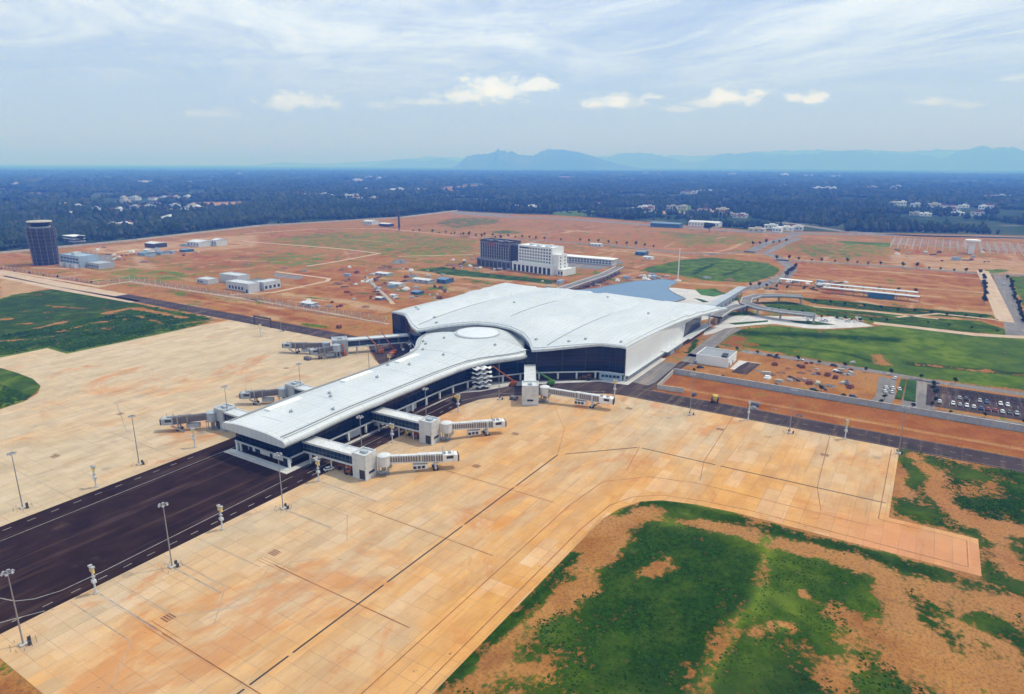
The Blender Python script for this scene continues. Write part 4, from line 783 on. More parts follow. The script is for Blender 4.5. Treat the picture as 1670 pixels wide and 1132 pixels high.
# ---------------------------------------------------------------- landside roads and paving
M['lawn'] = simple('mown_lawn', (.055, .13, .02), .95, .35, .12, spec=.1, dirt=(.10, .16, .035), dirt_amt=.6)
M['darklawn'] = simple('planted_bed', (.028, .075, .014), .95, .4, .25, spec=.1, dirt=(.09, .10, .03), dirt_amt=.6)
pv = MB(); pv.sheet(K('f1', [(500, 385), (870, 392), (1250, 402), (1450, 400), (1670, 440), (1800, 480), (1670, 490), (1400, 503), (1250, 500), (1100, 478), (950, 462), (800, 470), (620, 490), (540, 500), (430, 545), (350, 560), (360, 520), (450, 480), (490, 450)]), .06)
pv.sheet([(507, 166), (516, 150), (545, 140), (600, 136), (640, 150), (655, 180), (655, 215), (640, 245), (590, 262), (507, 290)], .06); struct('plaza_paving', pv, M['paving'])
pv = MB(); pv.sheet(K('f1', [(1480, 455), (1700, 450), (1700, 478), (1480, 482)]), .065)
rr_ = MB()
for c_, pl_, w_ in [('d4', [(1020, 495), (1200, 515), (1450, 545), (1620, 555), (1760, 560)], 9), ('d4', [(1490, 270), (1520, 330), (1560, 420), (1590, 490)], 12), ('d4', [(1120, 470), (1300, 455), (1560, 482)], 4), ('d4', [(760, 425), (1000, 445), (1300, 478)], 4)]:
    rr_.strip(K(c_, pl_), w_, .055)
struct('access_road', rr_, M['tanroad'])
rr_ = MB()
for c_, pl_, w_ in [('d4', [(1570, 292), (1600, 400), (1645, 560)], 14), ('d4', [(440, 185), (500, 190), (560, 195), (620, 218), (665, 262), (640, 290), (560, 325), (470, 350)], 14), ('d4', [(480, 190), (560, 150), (640, 128), (700, 110)], 16), ('d4', [(560, 190), (640, 150), (700, 128)], 14),
                   ('d4', [(590, 222), (900, 238), (1200, 258), (1480, 282), (1700, 290)], 12), ('d4', [(300, 200), (440, 190)], 10), ('d3', [(640, 215), (1000, 235), (1250, 265), (1500, 290), (1700, 295)], 12), ('d3', [(0, 178), (300, 195), (640, 215)], 9),
                   ('d4', [(620, 60), (900, 100), (1200, 118), (1700, 130)], 24), ('e5', [(-190, 256), (0, 268), (170, 274), (560, 302), (800, 318), (1700, 336)], 32), ('e4', [(1480, 252), (1660, 262)], 40)]:
    rr_.strip(K(c_, pl_), w_, .05)
rr_.strip(EDGE[:6], 14, .055); struct('outer_road', rr_, M['road'])
rr_ = MB()
for c_, pl_, w_ in [('d5', [(245, 165), (310, 110), (360, 70), (420, 40)], 11), ('d5', [(205, 200), (245, 165), (300, 180)], 10), ('d5', [(450, 140), (700, 175), (1100, 240), (1300, 275), (1700, 330)], 7), ('d5', [(160, 215), (300, 255), (700, 325), (1060, 375), (1300, 405), (1700, 465)], 6.5), ('d5', [(1080, 255), (1070, 340), (1040, 370)], 9), ('d5', [(1240, 268), (1220, 330), (1210, 385)], 15)]:
    rr_.strip(K(c_, pl_), w_, .045)
struct('landside_road', rr_, M['road'])
cp = MB(); cp.sheet([(433, -9.5), (392, -9.5), (392, -160), (433, -160)], .06); struct('car_park', cp, M['service'])
cp = MB()
for k in range(34):
    y = -14-k*3.0; cp.strip([(398, y), (403, y)], .15, .075); cp.strip([(411, y), (416, y)], .15, .075)
cp.strip([(403, -12), (403, -118)], .15, .076); struct('bay_markings', cp, M['line'])
rr_ = MB()
for c_, pl_, w_ in [('d1', [(0, 400), (640, 505), (840, 475), (1670, 600)], 5), ('d2', [(0, 585), (500, 670), (930, 750)], 3), ('d2', [(-100, 560), (180, 545), (530, 472), (545, 455), (200, 410)], 5), ('d2', [(0, 215), (190, 228), (620, 262), (870, 292), (560, 350), (400, 375)], 5), ('d1', [(0, 440), (340, 512), (880, 605)], 10), ('d2', [(780, 455), (900, 560), (960, 620)], 4),
                   ('d4', [(340, 130), (380, 125)], 3), ('d2', [(0, 165), (400, 135), (900, 130), (1500, 190)], 5), ('d2', [(1000, 310), (1480, 300)], 4), ('d1', [(750, 285), (900, 265)], 12), ('d1', [(200, 385), (420, 390), (700, 352)], 5)]:
    rr_.strip(K(c_, pl_), w_, .05)
struct('dirt_track', rr_, M['tanroad'])
cp = MB(); cp.sheet(K('d3', [(700, 318), (1060, 330), (1110, 352), (940, 398), (700, 380)]), .06); cp.sheet(K('f4', [(1110, 190), (1480, 235), (1440, 275), (1120, 240)]), .06); cp.sheet(K('d1', [(540, 310), (700, 300), (770, 330), (600, 360), (420, 380), (420, 340)]), .06); struct('hard_standing', cp, M['road'])
for pl_, mt in [([(280, 170), (410, 165), (520, 210), (440, 230), (330, 215)], 'lawn'), ([(265, 240), (330, 250), (400, 275), (350, 280)], 'darklawn'), ([(510, 362), (730, 368), (720, 392), (510, 388)], 'lawn'), ([(1080, 432), (1300, 438), (1480, 470), (1300, 472), (1130, 450)], 'darklawn'), ([(560, 455), (900, 430), (900, 444), (620, 470)], 'darklawn'), ([(600, 240), (670, 240), (650, 262), (590, 265)], 'lawn')]:
    q = MB(); q.sheet(K('f1', pl_), .085); struct('lawn', q, M[mt])
for pl_ in ([(1140, 262), (1162, 265), (1140, 350), (1112, 345)], [(1165, 265), (1205, 270), (1200, 360), (1150, 352)]):
    q = MB(); q.prism(K('d5', pl_), 0, .5); struct('planting_bed', q, M['darklawn'])
def path_pts(path, step):
    o = []
    for a, b_ in zip(path[:-1], path[1:]):
        L_ = math.hypot(b_[0]-a[0], b_[1]-a[1]); n = max(1, int(L_/step))
        o += [(a[0]+(b_[0]-a[0])*k/n, a[1]+(b_[1]-a[1])*k/n) for k in range(n)]
    return o+[tuple(path[-1][:2])]
# elevated roads
def viaduct(label, path, w_, z, cols=True):
    R0 = thing('elevated_road', label, 'elevated road', (path[0][0], path[0][1], 0)); q = MB(); q.strip([(a[0], a[1], a[2] if len(a) > 2 else z) for a in path], w_, z, 1.1); dk = q.build('deck', M['road'], R0)
    for sg in (-1, 1):
        pp_ = [(a[0], a[1]) for a in path]; oo = inset(pp_, sg*(w_/2-.2)); q = MB()
        for (a, b_), (p0, p1) in zip(zip(oo[:-1], oo[1:]), zip(path[:-1], path[1:])): q.beam((*a, (p0[2] if len(p0) > 2 else z)+.45), (*b_, (p1[2] if len(p1) > 2 else z)+.45), .35, .9)
        q.build('barrier', M['lightgrey'], R0)
    if cols:
        for k, (x, y) in enumerate(path_pts([(a[0], a[1]) for a in path], 14)):
            q = MB(); q.box(x-.7, x+.7, y-.7, y+.7, 0, z-1.1 if len(path[0]) < 3 else max(.2, np.interp(x, *zip(*sorted((a[0], a[2]) for a in path)))-1.1)); q.build('pier_column', M['concrete'], R0)
viaduct('long raised concrete road passing behind the terminal towards the white hotel', [(512, 291), (560, 291), (600, 292), (648, 292), (690, 297), (720, 302)], 10, 6.5)
viaduct('raised road looping in a U beside the round lawns at the landside front', [(562, 70), (562, 95), (568, 114), (580, 127), (603, 131), (622, 126), (634, 110), (640, 92)], 9, 6.5)
viaduct('short raised road joining the terminal tip to the looping ramp', [(516, 134), (548, 134), (572, 128)], 9, 6.4)
R0 = thing('covered_footbridge', 'straight grey covered footbridge running away from the right roof tip', 'footbridge', (552, 143, 0))
q = MB(); q.beam((545, 146.5, 8.6), (650, 146.5, 8.6), 7.5, .5); q.build('bridge_roof', M['grey'], R0); q = MB(); q.beam((545, 146.5, 7.1), (650, 146.5, 7.1), 6.6, 2.3); q.build('bridge_side', M['bluegrey'], R0)
for x in range(550, 651, 14): q = MB(); q.box(x-.5, x+.5, 146, 147, 0, 6); q.build('column', M['concrete'], R0)
# ---------------------------------------------------------------- buildings
def block(name, par, x0, y0, L, Wd, z0, z1, mat, rz=0.0, piv=None, parapet=.6, pmat=None):
    q = MB(); q.box(x0, x0+L, y0, y0+Wd, z0, z1, rz, piv); o = q.build(name, mat, par)
    if parapet:
        q = MB(); t_ = .35
        for a in ((x0-.05, x0+t_, y0-.05, y0+Wd+.05), (x0+L-t_, x0+L+.05, y0-.05, y0+Wd+.05), (x0+t_, x0+L-t_, y0-.05, y0+t_), (x0+t_, x0+L-t_, y0+Wd-t_, y0+Wd+.05)): q.box(*a, z1-.02, z1+parapet, rz, piv)
        q.build('parapet', pmat or mat, o)
    return o
def windows(wall, x0, y0, Wd, L, z0, rows, hz_, cols, wz, ww, rz=0.0, piv=None, face='x', mat=None):
    """one window object for each opening on the face towards the camera"""
    for r in range(rows):
        for k in range(cols):
            q = MB(); zz = z0+r*hz_
            if face == 'x': y = y0+Wd*(k+.5)/cols; q.box(x0-.10, x0+.03, y-ww/2, y+ww/2, zz, zz+wz, rz, piv)
            else: x = x0+L*(k+.5)/cols; q.box(x-ww/2, x+ww/2, y0-.10, y0+.03, zz, zz+wz, rz, piv)
            q.build('window', mat or M['window'], wall)
# hotel, white block
rzh = math.radians(-9.5); pv0 = (656, 356)
H1 = thing('hotel_block', 'white hotel block with rows of small square windows above a tall arcade', 'hotel', (656, 356, 0))
b0 = block('arcade', H1, 656, 356, 30, 60, 0, 9.5, M['panelwhite'], rzh, pv0, 1.0)
for k in range(9):
    q = MB(); y = 359+k*6.3; q.box(655.85, 656.05, y, y+3.9, .2, 7.6, rzh, pv0); q.build('arcade_opening', M['window'], b0)
b1 = block('tower', H1, 660, 360, 22, 50, 9.6, 29, M['panelwhite'], rzh, pv0, 1.2); windows(b1, 660, 361, 48, 0, 12.2, 5, 3.5, 12, 1.9, 1.9, rzh, pv0)
q = MB(); q.box(659.85, 660.03, 393, 408, 26.7, 28.2, rzh, pv0); q.build('window_band', M['window'], b1)
b2 = block('stair_tower', H1, 662, 352, 16, 7.8, 0, 22, M['panelwhite'], rzh, pv0, .8); windows(b2, 662, 351.98, 0, 16, 4, 5, 3.6, 2, 1.8, 1.6, rzh, pv0, 'y')
b3 = block('low_wing', H1, 660, 344, 24, 7.8, 0, 6.5, M['white'], rzh, pv0, .8); windows(b3, 660, 344, 7.5, 0, 1, 1, 3, 2, 4, 2, rzh, pv0)
for x, y in ((664, 368), (668, 384), (672, 398), (675, 372)): block('roof_unit', b1, x, y, 4, 5, 29, 31.2, M['lightgrey'], rzh, pv0, 0)
H2 = thing('hotel_block', 'dark unfinished hotel block with pale scaffold poles and a red patch on top', 'hotel', (664, 414, 0))
c0_ = block('arcade', H2, 656, 418, 30, 56, 0, 9.0, M['darkconcrete'], rzh, pv0, .8, M['grey'])
for k in range(8): q = MB(); y = 420+k*6.8; q.box(655.85, 656.05, y, y+4.6, .2, 7.4, rzh, pv0); q.build('arcade_opening', M['dark'], c0_)
c1_ = block('tower', H2, 660, 425, 22, 47, 9.1, 30, M['darkconcrete'], rzh, pv0, 1.5, M['dark']); windows(c1_, 660, 426, 45, 0, 11.5, 5, 3.4, 12, 2.6, 2.6, rzh, pv0, mat=M['dark'])
for k in range(13): q = MB(); y = 425.4+k*3.8; q.box(659.4, 659.6, y, y+.28, 9.2, 25 if k < 4 else 29, rzh, pv0); q.build('scaffold_pole', M['lightgrey'], c1_)
q = MB(); q.box(659.5, 659.85, 447, 460, 24.6, 29.5, rzh, pv0); q.build('red_panel', M['redbrown'], c1_)
for x, y in ((664, 432), (667, 452), (665, 466)): block('roof_unit', c1_, x, y, 4, 5, 30, 32.5, M['darkconcrete'], rzh, pv0, 0)
block('link', H2, 664, 413, 14, 11.8, 9.1, 28, M['dark'], rzh, pv0, 0)
LB = thing('long_low_building', 'long low white roofed building on the far side of the grey hotel forecourt', 'building', (765, 340, 0))
b0 = block('wall', LB, 762, 330, 14, 78, 0, 7, M['lightgrey'], 0, None, 0); block('roof', LB, 760.5, 328.5, 17, 81, 7.02, 7.7, M['panelwhite'], 0, None, 0); windows(b0, 762, 331, 76, 0, 1.6, 2, 2.7, 18, 1.5, 2.5)
# control tower wrapped in netting
TX, TY = 378+14, 918
AT = thing('control_tower', 'dark control tower wrapped in scaffold netting with a flared glass cab on top', 'control tower', (TX, TY, 0))
q = MB(); N = 28; vs = []
lev = [(0, 13.2), (1.5, 13.4), (8, 13.6), (16, 13.8), (24, 14.1), (32, 14.4), (38, 14.7), (43, 14.8), (44.5, 13.6)]
for z, r in lev:
    for i in range(N): a = 2*math.pi*i/N; rr2 = r*(1+.018*math.sin(i*2.3+z)+.012*math.sin(i*5+z*.6)); vs.append((TX+rr2*math.cos(a), TY+rr2*math.sin(a), z))
q.add(vs, [(k*N+i, k*N+(i+1) % N, (k+1)*N+(i+1) % N, (k+1)*N+i) for k in range(len(lev)-1) for i in range(N)]+[tuple((len(lev)-1)*N+i for i in range(N))]); sh = q.build('netted_shaft', M['netting'], AT)
for k in range(9):
    z = 4+k*4.6; r = np.interp(z, *zip(*lev))+.5; q = MB()
    for i in range(N): a, b_ = 2*math.pi*i/N, 2*math.pi*(i+1)/N; q.beam((TX+r*math.cos(a), TY+r*math.sin(a), z), (TX+r*math.cos(b_), TY+r*math.sin(b_), z), .5, .25)
    q.build('scaffold_ring', M['darkconcrete'], sh)
for i in range(0, N, 2):
    a = 2*math.pi*i/N; q = MB(); q.tube((TX+13.9*math.cos(a), TY+13.9*math.sin(a), 0), (TX+15.4*math.cos(a), TY+15.4*math.sin(a), 45), .16, n=6); q.build('scaffold_pole', M['steel'], sh)
q = MB(); q.tube((TX, TY, 44.4), (TX, TY, 46), 10.6, 11.2, 24); q.build('cab_deck', M['lightgrey'], AT)
q = MB(); q.tube((TX, TY, 46), (TX, TY, 51.2), 9.8, 12.2, 24); cb_ = q.build('cab_glazing', M['glass'], AT)
q = MB(); q.tube((TX, TY, 51.2), (TX, TY, 52.5), 13.3, 13.0, 24); q.build('cab_roof', M['concrete'], AT)
q = MB()
for dx_, dy_, hh in ((2, 3, 5), (-4, 1, 4), (5, -4, 3.5)): q.tube((TX+dx_, TY+dy_, 52.5), (TX+dx_, TY+dy_, 52.5+hh), .15, n=5)
q.build('antenna', M['steel'], AT)
AN = thing('office_building', 'pale three storey building with dark window bands at the foot of the control tower', 'building', (398, 872, 0))
b0 = block('wall', AN, 398, 850, 22, 46, 0, 13, M['bluegrey'], 0, None, .8); windows(b0, 398, 852, 42, 0, 5, 2, 3.8, 6, 1.9, 4.6)
for y in (852, 866, 880): block('porch', AN, 393, y, 4.9, 8, 0, 4.5, M['lightgrey'], 0, None, .3)
block('roof_room', AN, 404, 872, 8, 8, 13, 16, M['lightgrey'], 0, None, .2)
b1 = block('wing', AN, 405, 822, 18, 27, 0, 6, M['grey'], 0, None, .5); windows(b1, 405, 823, 25, 0, 2, 1, 3, 5, 1.8, 3)
M['compound'] = simple('compound_render', (.50, .53, .56), .7, .06, .3, dirt=(.38, .33, .27))
# white compound right of the tower
WC = thing('compound_building', 'low white L shaped building with square windows in the walled compound', 'building', (406, 553, 0))
b0 = block('wall', WC, 406, 553, 14, 34, 0, 7.5, M['compound'], 0, None, .6); windows(b0, 406, 560, 24, 0, 1.4, 1, 3, 5, 2.8, 2.6)
b1 = block('wing', WC, 420.2, 548, 20, 14, 0, 7.5, M['compound'], 0, None, .6); windows(b1, 420.2, 548, 0, 20, 1.4, 1, 3, 4, 2.8, 2.6, face='y')
b2 = block('entrance_block', WC, 402, 547, 12, 5.8, 0, 8.6, M['compound'], 0, None, .4); q = MB(); q.box(401.9, 402.02, 549, 551.5, .1, 3.5); q.build('door', M['window'], b2)
q = block('service_room', WC, 424, 565, 16, 18, 0, 6, M['darkconcrete'], 0, None, .3)
W2 = thing('compound_building', 'white flat roofed block standing behind the left end of the compound', 'building', (424, 618, 0)); b0 = block('wall', W2, 428, 598, 14, 30, 0, 8.5, M['compound'], 0, None, .6); q = MB(); q.box(427.9, 428.02, 612, 614, .1, 3); q.build('door', M['window'], b0)
W3 = thing('compound_building', 'smallest and leftmost white building of the compound', 'building', (412, 623, 0)); b0 = block('wall', W3, 411, 624, 12, 19, 0, 4.6, M['compound'], 0, None, .5); windows(b0, 411, 632, 10, 0, 1, 1, 3, 3, 2, 2)
CU = thing('utility_building', 'white windowless box with grey flat roof beside the landside road', 'building', (404, 93.5, 0))
b0 = block('wall', CU, 403, 95, 20, 20, 0, 5.2, M['panelwhite'], 0, None, .9); q = MB(); q.box(403.4, 422.6, 95.4, 114.6, 5.25, 5.5); q.build('roof', M['steel'], CU)
for x, y in ((405, 97), (409, 97.5)): block('roof_unit', CU, x, y, 3, 3, 5.5, 6.9, M['dark'], 0, None, 0)
for x, w_ in ((404.2, 2.4), (413, 1.5)): q = MB(); q.box(x, x+w_, 94.85, 95.02, .1, 2.6); q.build('door', M['darkconcrete'], b0)
q = MB(); q.sheet([(402, 93.5), (402, 82), (424, 80), (424, 93.5)], .07); struct('yard_paving', q, M['paving']); q = MB(); q.sheet([(395, 91), (395, 82), (423, 80), (423, 88), (412, 90)], .095); struct('asphalt_patch', q, M['service'])
SHEDS = [('d1', 940, 312, 16, 18, 5, 'bluegrey', 'blue sided site shed nearest the camera in the cluster right of the control tower'), ('d1', 1045, 303, 12, 14, 4.5, 'bluegrey', 'small blue grey site cabin just right of the nearest blue shed'), ('d1', 1000, 258, 20, 24, 8, 'dark', 'dark tall cabin rising behind the blue sheds of the far left yard'),
         ('d1', 1200, 285, 14, 13, 4, 'blue', 'small bright blue roofed shed alone between the yard and the grey hall'), ('d1', 1290, 252, 26, 28, 9, 'lightgrey', 'pale grey gabled hall farthest right of the far left yard'), ('d1', 1405, 245, 18, 12, 11, 'lightgrey', 'narrow pale tower block against the right end of the grey hall'), ('d1', 960, 285, 10, 12, 4, 'white', 'white cabin tucked behind the nearest blue shed'),
         ('d2', 1190, 490, 10, 22, 4.5, 'grey', 'long grey site office behind the left roof edge of the terminal'), ('d2', 1300, 490, 14, 12, 5.5, 'blue', 'blue roofed block joined to the end of the long site office'), ('d2', 1000, 510, 9, 15, 3.5, 'lightgrey', 'open pale roofed shelter in the middle of the site yard'), ('d2', 1120, 562, 9, 9, 3.4, 'blue', 'blue container just beyond the left roof edge'),
         ('d2', 920, 440, 10, 18, 3.2, 'grey', 'grey shed at the back of the site yard near the hotel lawn'), ('d2', 970, 580, 5, 6, 3, 'white', 'small white cabin close to the left roof tip'), ('d2', 880, 598, 6, 7, 3, 'darkconcrete', 'dark cabin at the foot of the pale boom'), ('d2', 430, 640, 8, 14, 3.4, 'grey', 'grey container standing by the left boundary fence'),
         ('d2', 820, 108, 22, 24, 9, 'lightgrey', 'pale far building left of the thin dark chimney'), ('d2', 930, 120, 16, 26, 7, 'dark', 'dark far building at the foot of the thin dark chimney'), ('d4', 30, 205, 14, 14, 6, 'blue', 'blue roofed pavilion beyond the flagpole'), ('d4', 60, 222, 10, 12, 4, 'white', 'white kiosk beside the blue roofed pavilion'),
         ('d3', 955, 250, 8, 18, 5, 'lightgrey', 'pale hut on the track behind the hotel'), ('d4', 350, 82, 26, 62, 11, 'white', 'long white warehouse at the edge of the forest'), ('d4', 180, 86, 22, 60, 10, 'blue', 'long bright blue factory shed at the edge of the forest')]
for c_, x, y, L_, W_, h_, mt, lb in SHEDS:
    (gx_, gy_), = K(c_, [(x, y)]); T_ = thing('site_shed' if h_ < 8 else 'far_hall', lb, 'shed' if h_ < 8 else 'hall', (gx_, gy_, 0))
    q = MB(); z1 = h_*.78; x0, x1, y0, y1 = gx_, gx_+L_, gy_, gy_+W_
    q.box(x0, x1, y0, y1, 0, z1); w0 = q.build('wall', M[mt], T_)
    q = MB(); xm = (x0+x1)/2; q.add([(x0-.4, y0-.4, z1), (x0-.4, y1+.4, z1), (xm, y1+.4, h_), (xm, y0-.4, h_), (x1+.4, y0-.4, z1), (x1+.4, y1+.4, z1)], [(0, 3, 2, 1), (3, 4, 5, 2), (0, 4, 3), (1, 2, 5), (0, 1, 5, 4)]); q.build('roof', M['bluemetal'] if mt in ('blue', 'bluegrey') else M['lightgrey'], T_)
    for k in range(max(1, int(W_/6))): q = MB(); y = y0+W_*(k+.5)/max(1, int(W_/6)); q.box(x0-.08, x0+.02, y-.9, y+.9, z1*.35, z1*.75); q.build('window', M['window'], w0)
# canopy rows on the far side of the lawns
for k, (a, b_, lb) in enumerate([((712, 84), (706, 2), 'long pale canopy of the bus shelters in front of the red field, nearer row'), ((733, 88), (730, 4), 'long pale canopy of the bus shelters in front of the red field, farther row'), ((742, 130), (738, 98), 'short white canopy left of the long bus shelters')]):
    T_ = thing('shelter_canopy', lb, 'canopy', (a[0], a[1], 0)); q = MB(); q.beam((*a, 5.2), (*b_, 5.2), 7, .5); q.build('canopy_roof', M['lightgrey'] if k != 2 else M['white'], T_)
    n = max(2, int(abs(a[1]-b_[1])/9))
    for i in range(n+1): x, y = a[0]+(b_[0]-a[0])*i/n, a[1]+(b_[1]-a[1])*i/n; q = MB(); q.tube((x, y, 0), (x, y, 5), .3, n=8); q.build('post', M['steel'], T_)
    if k == 0: q = MB(); q.box(704, 712, 22, 44, .1, 4.2); q.build('kiosk', M['blue'], T_)
WT = thing('water_tower', 'white water tower with a wide flat cap in front of the white post field', 'water tower', (1155, -49.7, 0))
q = MB(); q.box(1151.5, 1158.5, -53, -46, 0, 17.5); q.build('shaft', M['panelwhite'], WT); q = MB(); q.prism([(1155+9.5*math.cos(a), -49.7+9.5*math.sin(a)) for a in [2*math.pi*i/20 for i in range(20)]], 17.5, 19.6); q.build('cap', M['panelwhite'], WT)
# white post field
for r in range(7):
    x = 1165+r*18; T_ = thing('post_row', ['nearest', 'second', 'third', 'fourth', 'fifth', 'sixth', 'farthest'][r]+' row of white steel portal posts in the field by the water tower', 'frame row', (x, 50, 0), 'rows of white steel posts by the water tower')
    q = MB(); q.beam((x, 52, 6), (x, -190, 6), .35, .4); q.build('top_rail', M['lightgrey'], T_)
    for k in range(26): y = 52-k*9.6; q = MB(); q.box(x-.28, x+.28, y-.28, y+.28, 0, 8.2); q.build('post', M['white'], T_)
# boundary walls and fences
BW = thing('boundary_wall', 'long grey panelled concrete wall between the orange strip and the car park', 'wall', (374, 119, 0))
q = MB(); q.box(373.8, 374.2, -420, 119, 0, 3.2); q.build('wall_panel', M['grey'], BW); q = MB(); q.box(373.65, 374.35, -420, 119, 3.2, 3.35); q.build('coping', M['concrete'], BW)
for k in range(90): y = 119-k*6; q = MB(); q.box(373.55, 373.79, y-.35, y+.35, 0, 3.6); q.build('pilaster', M['concrete'], BW)
BG = thing('gate_wall', 'short pale wall returning from the grey boundary wall to the service road', 'wall', (338, 120, 0)); q = MB(); q.beam((341, 117.5, 1.4), (373.5, 119.5, 1.4), .4, 2.8); q.build('wall_panel', M['concrete'], BG); q = MB(); q.beam((341, 117.5, 1.4), (343, 103, 1.4), .4, 2.8); q.build('wall_return', M['concrete'], BG)
def fence(label, path, h_, step, mesh_gap=2.2, mat='steel'):
    T_ = thing('security_fence', label, 'fence', (path[0][0], path[0][1], 0)); q = MB()
    for a, b_ in zip(path[:-1], path[1:]):
        for z in (.3, h_*.5, h_): q.beam((*a[:2], z), (*b_[:2], z), .12, .16)
    for x, y in path_pts(path, mesh_gap): q.box(x-.06, x+.06, y-.06, y+.06, 0, h_)
    q.build('mesh_panel', M[mat], T_)
    for x, y in path_pts(path, step)[:100]: q = MB(); q.box(x-.14, x+.14, y-.14, y+.14, 0, h_+.5); q.build('post', M['lightgrey'], T_)
fence('zigzag security fence running from the control tower to the left hall corner', K('d1', [(0, 385), (640, 493), (840, 460), (1670, 588)])+K('d2', [(330, 640), (915, 722)]), 2.8, 9)
fence('outer security fence beside the pale path of the left boundary', K('d1', [(700, 500), (850, 478), (1670, 608)])+K('d2', [(330, 660), (905, 748)]), 2.4, 11)
FW = thing('far_wall', 'pale far boundary wall where the red ground meets the forest', 'wall', (EDGE[1][0], EDGE[1][1], 0)); q = MB(); ee = inset([e_[:2] for e_ in EDGE[:6]], -12)
for a, b_ in zip(ee[:-1], ee[1:]): q.beam((*a, 1.5), (*b_, 1.5), .5, 3)
q.build('wall_panel', M['concrete'], FW)
# gantry over the left perimeter road
GT = thing('road_gantry', 'dark steel height gantry spanning the left perimeter road', 'gantry', (321, 425, 0)); q = MB(); q.beam((321, 434, 7), (321, 415, 7), .8, 1.2)
q.build('beam', M['dark'], GT)
for y in (434, 415): q = MB(); q.beam((321, y, 0), (321, y, 7.4), .7, .7); q.build('leg', M['dark'], GT)
# flagpole, chimney, lone mast
FPz = thing('flagpole', 'tall pale flagpole on the round plaza before the green field', 'flagpole', (700, 226, 0)); q = MB(); q.tube((700, 226, 0), (700, 226, 34), .75, .45, 10); q.build('pole', M['white'], FPz); q = MB(); q.tube((700, 226, 0), (700, 226, .8), 4, 3.4, 16); q.build('plinth', M['paving'], FPz)
q = MB(); q.tube((700, 226, 34), (700, 226, 34.8), .7, .2, 8); q.build('finial', M['lightgrey'], FPz)
CH = thing('chimney', 'thin dark chimney at the far edge of the red ground', 'chimney', (*K('px', [(651, 372)])[0], 0)); cx_, cy2 = K('px', [(651, 372)])[0]; q = MB(); q.tube((cx_, cy2, 0), (cx_, cy2, 33), 2.2, 1.6, 10); q.build('stack', M['dark'], CH); q = MB(); q.tube((cx_, cy2, 33), (cx_, cy2, 34), 2.1, 2.1, 10); q.build('cap', M['darkconcrete'], CH)
LM = thing('radio_mast', 'lone thin mast on the red ground above the white compound', 'mast', (*K('px', [(402, 431)])[0], 0)); cx_, cy2 = K('px', [(402, 431)])[0]; q = MB(); q.tube((cx_, cy2, 0), (cx_, cy2, 19), .35, .2, 6); q.build('pole', M['steel'], LM); q = MB(); q.tube((cx_, cy2, 0), (cx_, cy2, 1), 4, 3, 10); q.build('mound', M['rust'], LM)
# ---------------------------------------------------------------- apron lighting masts
def mast_proto():
    T_ = thing('lighting_mast', '', 'lighting mast', (0, 0, 0), 'apron lighting masts')
    q = MB(); q.tube((0, 0, .4), (0, 0, 21.6), .22, .11, 10); q.build('pole', M['steel'], T_)
    q = MB(); q.box(-.9, .9, -.9, .9, 0, .5); q.build('footing', M['concrete'], T_)
    q = MB(); n = 14
    for i in range(n): a, b_ = 2*math.pi*i/n, 2*math.pi*(i+1)/n; q.beam((1.0*math.cos(a), 1.0*math.sin(a), 21.3), (1.0*math.cos(b_), 1.0*math.sin(b_), 21.3), .14, .2)
    for a in (0, math.pi/2): q.beam((1.0*math.cos(a), 1.0*math.sin(a), 21.3), (-1.0*math.cos(a), -1.0*math.sin(a), 21.3), .12, .14)
    rg = q.build('lamp_ring', M['steel'], T_)
    for i in range(6): a = i*math.pi/3; q = MB(); q.beam((1.1*math.cos(a), 1.1*math.sin(a), 21.5), (1.45*math.cos(a), 1.45*math.sin(a), 21.1), .6, .28, (-math.sin(a)*.01, .01, 1)); q.build('floodlight', M['lampgrey'], rg)
    for dx_, dy_ in ((1.6, .6), (.9, -1.5)): q = MB(); q.box(dx_-.35, dx_+.35, dy_-.25, dy_+.25, 0, 1.2); q.build('control_cabinet', M['dark'], T_)
    for k in range(10): a = k*.63; q = MB(); q.tube((2.9*math.cos(a), 2.9*math.sin(a), 0), (2.9*math.cos(a), 2.9*math.sin(a), .9), .07, n=5); q.build('bollard', M['steel'], T_)
    return T_
mp = mast_proto(); first = True
MASTS = [(57.4, 183.9, 'at the near left corner of the orange apron'), (98.1, 184.1, 'left of centre along the lower edge of the dark taxiway'), (140.6, 184.5, 'below the glass end of the pier'), (182.4, 186, 'behind the first white boarding bridge'), (224, 186, 'behind the second white boarding bridge'), (*P(814, 652), 'in front of the orange boom lift at the curved stair'),
         (90.9, 263.9, 'leftmost in the picture on the pale apron'), (133.6, 264.2, 'on the pale apron between two short stand lamps'), (*P(366, 630, 21.5), 'behind the nearest dark boarding bridge'), (*P(487, 593, 21.5), 'behind the middle dark boarding bridge'), (*P(600, 563, 21.5), 'rising behind the pier roof near the boom lifts'), (318, 400, 'small and far beside the left perimeter road'),
         (311.8, 89.8, 'nearest the terminal along the right perimeter road'), (313.4, 43.4, 'midway along the right perimeter road'), (314.8, -.8, 'at the right corner of the apron by the grass'),]
for x, y, lb in MASTS:
    lb = 'tall grey lighting mast '+lb
    if first: mp.location = (x, y, .06); mp['label'] = lb; first = False
    else: dup(mp, (x, y, .06), label=lb)
